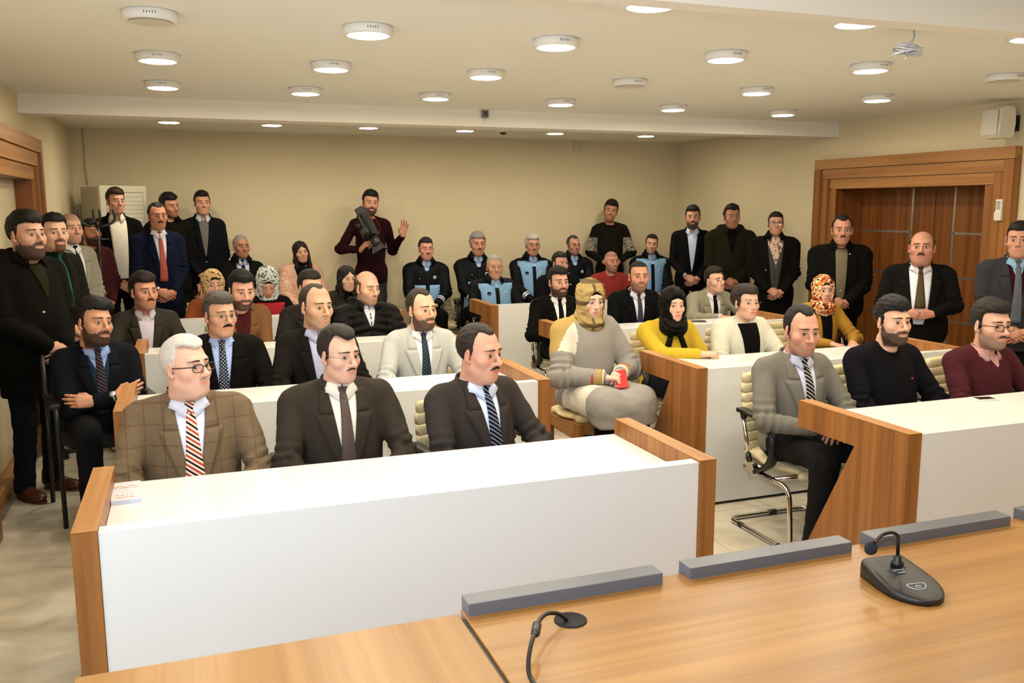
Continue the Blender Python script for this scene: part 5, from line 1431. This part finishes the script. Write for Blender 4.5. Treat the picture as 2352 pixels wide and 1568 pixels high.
P_(20, 'young man with short beard in maroon sweater', face=32, roll=4, skin='#b3785c', haircol=BLACK, hair=dict(SHORT, side=.003), beard=('full', .003), eyes=.55, sit=False, arms='clasp', by=35, top=knit('#571a20'), legs='#1c1b1e', w=.98)
P_(21, 'tall man in black jacket over open white shirt before the air conditioner', face=22, roll=-3, skin='#c48c74', haircol='#3a281b', hair=dict(THICK, part=1), sit=False, arms='clasp', by=14, custom={-1: ((-.17, .24, .13), (-1, -.5, -.5), 'relaxed', (.35, .35, -1), (0, -1, 0))}, cuffs=('#e6e2d2', 'plain'),
   top=dict(outer=('#15130f', 'wool'), inner=('#e6e0cf', 'plain'), shirtcollar=('#e6e0cf', 'plain'), vw=.075, vb=-.16, vp=.35, cgap=.35, lapel=False, backcollar=True), legs='#17161a')
P_(22, 'man with moustache in bright navy suit and red dotted tie', face=16, skin='#b97e62', haircol='#1d1712', hair=dict(RECED, fh=.072), stache=('#1d1712', .031, .012, .011), sit=False, arms='clasp', by=14, w=1.05, fat=.2, top=suit('#1c2545', shirt='#e2e4ec', tie=('#9c2a2e', 'dots', '#dfb488')), legs='#1a2038', extra=watch(1, '#1b1a1a'))
P_(23, 'man with black hair in dark jacket peeking from behind the navy suit', face=38, pitch=8, roll=8, skin='#b97e60', haircol=BLACK, hair=dict(THICK, top=.022), stub=.4, sit=False, arms='down', by=20, top=coat('#1d1b15'), legs='#26241f')
P_(24, 'young man in navy blazer over grey sweater standing at the back wall', face=10, skin='#c68f74', haircol='#19130f', hair=dict(THICK, top=.018, side=.006, fh=.064), sit=False, arms='clasp', by=6, top=dict(outer=('#1b1e27', 'wool'), inner=('#6d6a65', 'knit'), inner_name='sweater', lapel=True, shirtcollar=('#c6ccde', 'plain'), vb=.16, vw=.055, cgap=.35, discs=[('button', .0, .12, .008, '#8f8f92'), ('button', .0, .02, .008, '#8f8f92')]), legs='#43392c', extra=watch(-1, '#1b1a1a'))
CAMERAMAN = P_(25, 'bearded cameraman in dark maroon sweater holding a video camera', face=12, roll=-6, pitch=2, skin='#c48e72', haircol=BLACK, hair=dict(THICK, quiff=.022), beard=('full', .0045), sit=False, by=0, custom={1: ((.175, .26, .235), (.9, -.2, -.9), 'curled', (-.5, .5, .9), (-1, .3, .2)), -1: ((-.345, .10, .375), (-.7, .1, -1), 'flat', (-.05, .25, 1), (.3, 1, 0))},
   top=knit('#3d1721'), legs='#3b3a3a', w=1.02)
# municipal officers
P_(26, 'officer with trimmed moustache in navy jacket with blue lower panels, eyes shut', face=14, skin='#c48b74', haircol='#2c2621', hair=SHORT, stache=('#3d332c', .026, .008, .009), eyes=.3, top=police('belly'), legs='#171312', extra=reflective, w=1.1, fat=.2, arms='lapclasp', by=-8)
P_(27, 'officer with curly grey hair and grey moustache at the back wall', face=14, skin='#b97f66', haircol=GREY, hair=dict(top=.022, side=.012, fh=.060, rough=.004), stache=('#4f463f', .028, .010, .009), top=police('belly'), legs='#171312', extra=reflective, w=1.14, fat=.4, arms='lapclasp', by=-6)
P_(28, 'silver-haired officer with glasses in light blue and navy jacket', face=14, skin='#b9836c', haircol=SILVER, hair=dict(top=.016, side=.009, fh=.064, rough=.003), stache=('#6b625a', .028, .010, .009), specs='thin', top=police('yoke'), legs='#171312', extra=reflective, w=1.1, fat=.3, arms='lapclasp', by=-6)
P_(29, 'officer with dark receding hair and glasses in navy jacket', face=26, skin='#b9806a', haircol='#3a332d', hair=RECED, stub=.4, specs='thin', top=police('belly'), legs='#171312', extra=reflective, w=1.1, fat=.2, arms='lapclasp', by=-4)
P_(30, 'officer with cropped grey hair in light blue and navy jacket behind the desk', face=12, skin='#c08a72', haircol='#9a958e', hair=dict(BUZZ, top=.010), stache=('#8a8078', .022, .006, .006), top=police('yoke'), legs='#171312', w=1.1, fat=.2)
P_(31, 'man in dark navy jacket half hidden behind the bearded man', face=34, skin='#c9947c', haircol='#2a211b', hair=SHORT, stub=.3, top=coat('#17191f', ('#dcdce4', 'plain'), vw=.04, vb=.35, discs=[('snap', .10, .43, .008, '#c9c9cc'), ('snap', -.10, .43, .008, '#c9c9cc')]), legs='#1a1a1c', by=-4)
P_(36, 'young officer in light blue and navy jacket seated near the room corner', face=4, roll=-6, skin='#c6927a', haircol='#2a1f19', hair=dict(SHORT, fh=.074), stub=.3, top=police('yoke'), legs='#171312', w=1.05, fat=.2, arms='lapclasp', by=-14)
# third row, far column
P_(32, 'bearded man in black suit and black tie behind the grey-dress woman', face=26, skin='#bd8a70', haircol=BLACK, hair=dict(THICK, top=.018), beard=('full', .004), top=suit('#161410', shirt='#e6e2d8', tie=('#191a20', 'plain')), legs='#15140f', by=-4)
P_(33, 'shaven-headed man in brick red sweater', face=26, skin='#b9806a', haircol='#2a211b', hair='shaved', stub=.55, top=knit('#8c2c27'), legs='#1f1d1c', by=-4)
P_(34, 'man in black suit with purple dotted tie and lapel pin', face=14, skin='#bd8268', haircol='#211812', hair=BUZZ, stub=.6, w=1.08, fat=.2, top=suit('#18181b', shirt='#dcdde4', tie=('#1a1b36', 'dots', '#7f7b9c'), discs=[('lapel_pin', -.09, .40, .007, '#cfd3da')]), legs='#17171a', lean=8, by=-4)
P_(35, 'man in dark sweater with patterned sleeves leaning on the back wall', face=2, roll=-10, skin='#b37a60', haircol=BLACK, hair=dict(THICK, top=.024, fh=.056), stub=.3, sit=False, arms='belly', by=-22, w=.98,
   top=knit('#2a261d', bands=(('#8d8878', 'fairisle', '#26231c'), lambda c, A, ts: (np.abs(c[:, 0]) > .16) & (c[:, 2] > .20*ts) & (c[:, 2] < .36*ts))), legs='#1a1a1d')
P_(37, 'bearded man in black suit and pale blue shirt with hands clasped', face=0, skin='#c28c72', haircol='#1a1410', hair=dict(THICK, top=.020), beard=('full', .003), sit=False, arms='clasp', by=-28, top=suit('#18171a', shirt='#c3d2ea', vb=.06, cgap=.4), legs='#17171a', extra=watch(1, '#b4b8c0'))
P_(38, 'man in olive green hooded parka standing at the side wall', face=16, skin='#a9745a', haircol='#17120f', hair=dict(THICK, fh=.068, tr=.012), stub=.25, sit=False, arms='clasp', by=-26, w=1.1, fat=.2, top=coat('#2f2d1b', ('#12110f', 'knit'), hood=True, turtle=('#12110f', 'knit'), hem=-.30, vw=.05, vb=.28, g=.030, sleeve=1.2), legs='#1a1917')
P_(39, 'man with dark-rimmed glasses in black coat over grey cardigan', face=6, pitch=-6, skin='#bf8a72', haircol='#1d1612', hair=dict(SHORT, top=.016), specs='black', stub=.2, sit=False, arms='clasp', by=-28, w=1.08, top=coat('#1b1915', ('#c9ab9a', 'leopard', '#5f4a4a'), vest=('#4c4a44', 'knit'), vestz=.24, shirtcollar=('#cdb0a0', 'plain'), vw=.075, vb=-.05, vp=.6, hem=-.26, discs=[('snap', .09, .10, .008, '#c9c6bd'), ('snap', .09, -.06, .008, '#c9c6bd'), ('snap', .09, .20, .006, '#c9c6bd')]), legs='#17161a')
P_(40, 'man with cropped hair in beige-grey blazer resting his arms on the desk', face=40, roll=8, pitch=-4, skin='#cf9f86', haircol='#2b211a', hair=dict(top=.016, side=.002, fh=.064, quiff=.014), arms='desk', lean=9, top=suit('#8b8672', shirt='#e0dce0', tie=('#15151a', 'plain')), legs='#24231f', cuffs=('#e0dce0', 'plain'), extra=watch(1, '#b9b9b6'), by=-6)
# second row, far column
def dress_extra(root, c):
    m, m2 = cloth('d', '#98938b', 'knit'), cloth('d2', '#e4ddcc', 'knit')
    P = [ell((0, .0, -.005), (.20, .16, .13), k=.05), cap((-.095, .02, .0), (-.125, .40, .015), .108, .100, k=.07), cap((.095, .02, .0), (.125, .40, .015), .108, .100, k=.07), ell((0, .24, .0), (.15, .26, .095), k=.08), cap((-.122, .41, -.0), (-.122, .42, -.10), .088, .092, k=.07), cap((.122, .41, -.0), (.122, .42, -.10), .088, .092, k=.07), cap((0, .40, -.02), (0, .41, -.10), .080, .085, k=.07),
         halfspace((0, .40, -.10), (0, -.12, -1), k=.002)]
    V, Q = surf(P, .014); N = vnormals(V, Q); V = V+N*(wnoise(V, 5, .08)*.004)[:, None].astype(np.float32)
    cen = V[Q].mean(1); mi = ((cen[:, 0] > .150-.25*(cen[:, 1]-.1)) & (cen[:, 1] > .06) & (cen[:, 1] < .34)).astype(int)
    link('dress_skirt', np_mesh('dress_skirt', V+c['pel'].astype(np.float32), Q, [m, m2], midx=mi), root)
    for sd in (1, -1):
        S, E, W2 = c['A'][sd][:3]; d = (W2-E)/np.linalg.norm(W2-E)
        for nm, q0, q1, col, r in (('cuff', -.050, .006, '#b99a58', .0505), ('cuff_stripe', -.060, -.050, '#c23a26', .0525), ('cuff_edge', .006, .014, '#e6dfcc', .0495)):
            mb = MB(); mb.tube([W2+d*q0, W2+d*q1], r, 18); o = mb.build(nm, [cloth('c', col, 'knit')], root); o.data.transform(Matrix(c['Rt'].tolist()).to_4x4()); o.data.transform(Matrix.Translation(Vector(c['pel'].tolist())))
def dress_bands(c, A, ts):
    S, E = A[1][0], A[1][1]; ab = E-S; t = ((c-S)@ab)/(ab@ab)
    m = (c[:, 0] > .06) & (c[:, 2] > .20*ts) & (t < .52)
    y1 = .030+.25*(c[:, 0]-.06)
    return np.where(m & (c[:, 1] > -.07) & (c[:, 1] < y1), 1, np.where(m & (c[:, 1] >= y1) & (c[:, 1] < y1+.045) & (c[:, 0] > .12), 2, 0))
P_(41, 'woman in grey wool dress and tartan headscarf holding a red phone', face=26, pitch=10, hk='f', skin='#d6ad98', scarf=dict(cloth=('#a58c58', 'tartan', '#5a4c30')), brow=1.3, gaze=(.2, -.6), arms='lapclasp', custom={1: ((.055, .26, .155), (1, -.4, -.6), 'curled', (-.8, .7, -.1), (0, .2, -1)), -1: ((-.10, .24, .17), (-1, -.4, -.6), 'curled', (.75, .7, -.05), (.3, -.3, -1))},
   top=dict(outer=('#98938b', 'knit'), name='dress', g=.028, sleeve=1.18, fold=1.6, bands=(('#b8995a', 'knit'), dress_bands, ('#e0dac8', 'knit'))), legs='#121113', w=.95, by=8, extra=dress_extra, h=.011, seat=.56)
def bow(root, c):
    m = cloth('b', '#15130f', 'shine')
    for sd in (-1, 1):
        XZ = strip(.30*c['ts'], .46*c['ts'], lambda z: sd*(.012+.35*(.46*c['ts']-z)), lambda z: sd*(.045+.42*(.46*c['ts']-z)), 8, 4)
        V, Q, uv = patch(c['TP'], XZ, .016, rim=.02); link('scarf_tail', np_mesh('scarf_tail', c['toB'](V), Q, [m], uv=uv), root)
P_(42, 'woman in yellow sweater and black satin headscarf', face=22, hk='f', skin='#d3a289', scarf=dict(cloth=('#17140f', 'shine'), under='#0f0d0b'), brow=1.1, gaze=(.5, 0), custom={1: ((-.01, .40, .305), (1, -.2, -.35), 'fist', (-.9, .35, .0), (0, 0, -1)), -1: ((-.10, .30, .115), (-1, -.5, -.5), 'relaxed', (.3, 1, 0), (0, 0, -1))}, lean=6,
   top=knit('#cdab2e', crew=None, discs=[]), legs='#20242e', w=.95, by=0, extra=bow, h=.011)
P_(43, 'woman with tied brown hair and rimless glasses in white knitted cardigan', face=30, hk='f', skin='#cf9f86', haircol='#34241a', hair=dict(top=.014, side=.014, fh=.060, yb=.034, back=.04, low=-.062, rough=.003), specs='rimless', gaze=(.5, 0), top=dict(outer=('#dcd8c4', 'knit'), inner=('#141211', 'plain'), inner_name='top', vw=.075, vb=-.05, vp=.45, g=.018, sleeve=1.1, name='cardigan'), legs='#1b1a1c', w=.94, by=0, h=.011)
P_(44, 'woman in orange floral headscarf and mustard jacket', face=20, hk='f', skin='#cf9c82', scarf=dict(cloth=('#e6cfa2', 'floral', '#4a1c1c')), brow=1.1, top=dict(outer=('#a97c2c', 'wool'), inner=('#141110', 'plain'), inner_name='top', vw=.05, vb=-.03, vp=.3, name='jacket'), legs='#1b1a1c', w=.9, by=-6)
# standing at the double door
P_(45, 'man with moustache in black padded jacket standing left of the door strips', face=6, skin='#b37c64', haircol='#191310', hair=dict(RECED, fh=.070), stache=('#191310', .027, .009, .009), sit=False, arms='clasp', by=-34, w=1.12, fat=.2, top=coat('#171611', ('#6c634d', 'wool'), vw=.050, vb=-.02, vp=.25, g=.028, sleeve=1.2, discs=[('snap', -.07, .46, .006, '#c9c6bd'), ('snap', .0, .10, .007, '#c9c6bd')]), legs='#17161a')
def belt(root, c):
    mb = MB(); mb.tube([(.178*1.2*math.sin(a), .160*math.cos(a), -.005) for a in np.linspace(0, 2*math.pi, 28, endpoint=False)], .016, 6, closed=True)
P_(46, 'stout balding man in black suit with brown patterned tie before the door', face=-2, pitch=-4, hk='r', hw=1.05, skin='#b97f68', haircol='#2a211b', hair=dict(RING, bald=(.062, .3)), stache=('#2a211b', .028, .012, .010), sit=False, arms='belly', by=-40, w=1.18, fat=.75, top=suit('#1d1a19', shirt='#dcdde6', tie=('#3d3019', 'diamond', '#75602f'), vw=.085, vb=-.12, vp=.5, tw=.040, tieend=.12, discs=[('lapel_pin', -.11, .41, .008, '#d9c27a')]), legs='#15141a')
P_(47, 'young man in grey blazer over maroon sweater at the edge of the picture', face=-4, skin='#c08870', haircol=BLACK, hair=dict(SHORT, top=.014, fh=.060), sit=False, arms='clasp', by=-40, w=1.05, top=suit('#3b3b41', shirt='#8db2cc', tie=('#5b5f68', 'plain'), vest=('#4a1822', 'knit'), vestz=.34, vb=.06), legs='#1b1b1f')
# first row, far column
P_(48, 'man with receding hair in grey suit and black and white striped tie', face=28, pitch=6, skin='#c48d74', haircol='#1a1410', hair=dict(RECED, fh=.080), stub=.35, eyes=.7, gaze=(.3, -.4), arms='lapclasp', top=suit('#716c62', shirt='#c6c6dc', tie=('#2a2825', 'thinstripe', '#c9c6b6'), discs=[('lapel_pin', -.09, .40, .008, '#d5d8de')]), legs='#2a2826', by=0, h=.010)
P_(49, 'black-haired bearded man in black crew-neck sweater', face=36, pitch=0, skin='#cf9c82', haircol=BLACK, hair=dict(THICK, top=.026, fh=.054, rough=.003), beard=('full', .004), gaze=(.5, .1), w=1.06, fat=.35, top=knit('#1c1a21', discs=[('emblem', -.08, .34, .006, '#a3282c')]), legs='#1d1c20', by=0, h=.011)
P_(50, 'bespectacled bearded man in maroon sweater over pink collar', face=40, pitch=2, skin='#cf9c82', haircol='#2a1e17', hair=dict(THICK, top=.022), stub=.6, stache=('#3a2a20', .026, .006, .008), specs='brown', gaze=(.6, 0), w=1.06, fat=.3, top=knit('#5c1c26', crew=None, shirtcollar=('#c08f88', 'plain'), cgap=.4, inner=('#c08f88', 'plain'), vw=.035, vb=.42), legs='#1d1c20', by=0, h=.011)

# ------------------------------------------------------------------ chairs under the seated people
WHO = {1: 'man in tweed', 2: 'man with rimless glasses', 3: 'man in charcoal suit', 5: 'man in black coat with spotted tie', 6: 'balding clean-shaven man', 7: 'man in light grey suit', 8: 'man in dark checked jacket', 9: 'man in brown jacket', 10: 'half-hidden man in checked jacket',
       11: 'man in puffer jacket', 12: 'woman in leopard headscarf', 13: 'woman in red vest', 14: 'young woman in olive jacket', 15: 'man in fur-collared coat', 16: 'woman in pink shawl', 26: 'officer with closed eyes', 27: 'officer with curly grey hair', 28: 'silver-haired officer',
       29: 'officer with receding dark hair', 30: 'officer behind the far desk', 31: 'man in dark navy jacket', 32: 'bearded man in black suit', 33: 'man in brick red sweater', 34: 'man in black suit with dotted tie', 36: 'officer near the room corner', 40: 'man in beige-grey blazer',
       42: 'woman in yellow sweater', 43: 'woman in white cardigan', 44: 'woman in mustard jacket', 48: 'man in grey suit with striped tie', 49: 'man in black sweater', 50: 'man in maroon sweater with glasses'}
for pid, r in SEATED.items():
    if pid in WHO:
        rz = r.rotation_euler[2]; c, s = math.cos(rz), math.sin(rz); L = r.location
        chair(L[0]+s*.03+max(-.03, min(.10, .05*L[0])), L[1]-c*.03, rz, 'beige ribbed office chair under the '+WHO[pid])
chair(4.22, 5.52, math.pi, 'empty beige ribbed office chair beside the woman in the white cardigan')
r4 = SEATED[4]; visitor_chair(r4.location[0], r4.location[1]+.02, r4.rotation_euler[2], 'black visitor chair under the young man with crossed arms')
r41 = SEATED[41]; stool(r41.location[0], r41.location[1]-.04, r41.rotation_euler[2])

# ------------------------------------------------------------------ held things
def local_to_world(root, p):
    rz = root.rotation_euler[2]; c, s_ = math.cos(rz), math.sin(rz); L = root.location
    return (L[0]+c*p[0]-s_*p[1], L[1]+s_*p[0]+c*p[1], L[2]+p[2])
pw = local_to_world(r41, (-.030, .345, .56+.155))
phone(*pw, r41.rotation_euler[2], '#c8231f', 'red mobile phone held by the woman in the grey dress', tilt=(math.radians(140), math.radians(8), r41.rotation_euler[2]-.5))

def video_camera(loc, fwd, up):
    t = empty('video_camera', loc); tag(t, 'black shoulder video camera with red cable held by the cameraman', 'video camera')
    f = Vector(fwd).normalized(); u = Vector(up); u = (u-f*u.dot(f)).normalized(); x = f.cross(u)
    M = Matrix((x, f, u)).transposed().to_4x4(); M.translation = Vector(loc); t.matrix_world = M
    cm = mat('camera_black', '#121213', .4); cg = mat('camera_grey', '#2b2b2d', .35)
    b = MB(); b.box((-.055, -.17, -.07), (.055, .10, .075), bev=.012); b.build('body', [cm], t)
    b = MB(); b.box((-.045, -.25, -.06), (.045, -.165, .06), bev=.008); b.build('battery', [cg], t)
    b = MB(); b.tube([(0, .09, .0), (0, .14, .0), (0, .145, .0), (0, .22, .0)], [.046, .046, .052, .050], 24); b.build('lens', [cg], t)
    b = MB(); b.prism([(-.055, -.042), (.055, -.042), (.055, .042), (-.055, .042)], .20, .215, 'Y'); b.add([(-.05, .215, -.038), (.05, .215, -.038), (.05, .215, .038), (-.05, .215, .038), (-.075, .285, -.055), (.075, .285, -.055), (.075, .285, .055), (-.075, .285, .055)], [(0, 1, 5, 4), (1, 2, 6, 5), (2, 3, 7, 6), (3, 0, 4, 7)]); b.build('lens_hood', [cm], t)
    b = MB(); b.tube(bend([(0, -.15, .07), (0, -.14, .135), (0, .09, .135), (0, .10, .07)], .03), .012, 8); b.build('handle', [cm], t)
    b = MB(); b.box((.06, .0, .05), (.085, .10, .10), bev=.006); b.tube([(.072, -.02, .075), (.072, -.09, .080)], [.024, .030], 14); b.build('viewfinder', [cm], t)
    b = MB(); b.box((-.035, .02, .14), (.035, .09, .185), bev=.008); b.build('top_microphone', [cg], t)
    b = MB(); b.tube(smooth_path([(-.056, -.10, .03), (-.10, -.06, -.02), (-.085, .02, -.09), (-.04, .06, -.12), (-.02, .10, -.05)]), .0035, 6); b.build('red_cable', [mat('cable_red', '#9c1f22', .5)], t)
    b = MB()
    for k in range(4): b.box((-.0565, -.12+.035*k, -.02), (-.054, -.10+.035*k, .0))
    b.build('buttons', [cg], t)
    return t
video_camera((1.885, 9.66, 1.515), (.30, -.35, -.80), (-.55, -.5, .35))
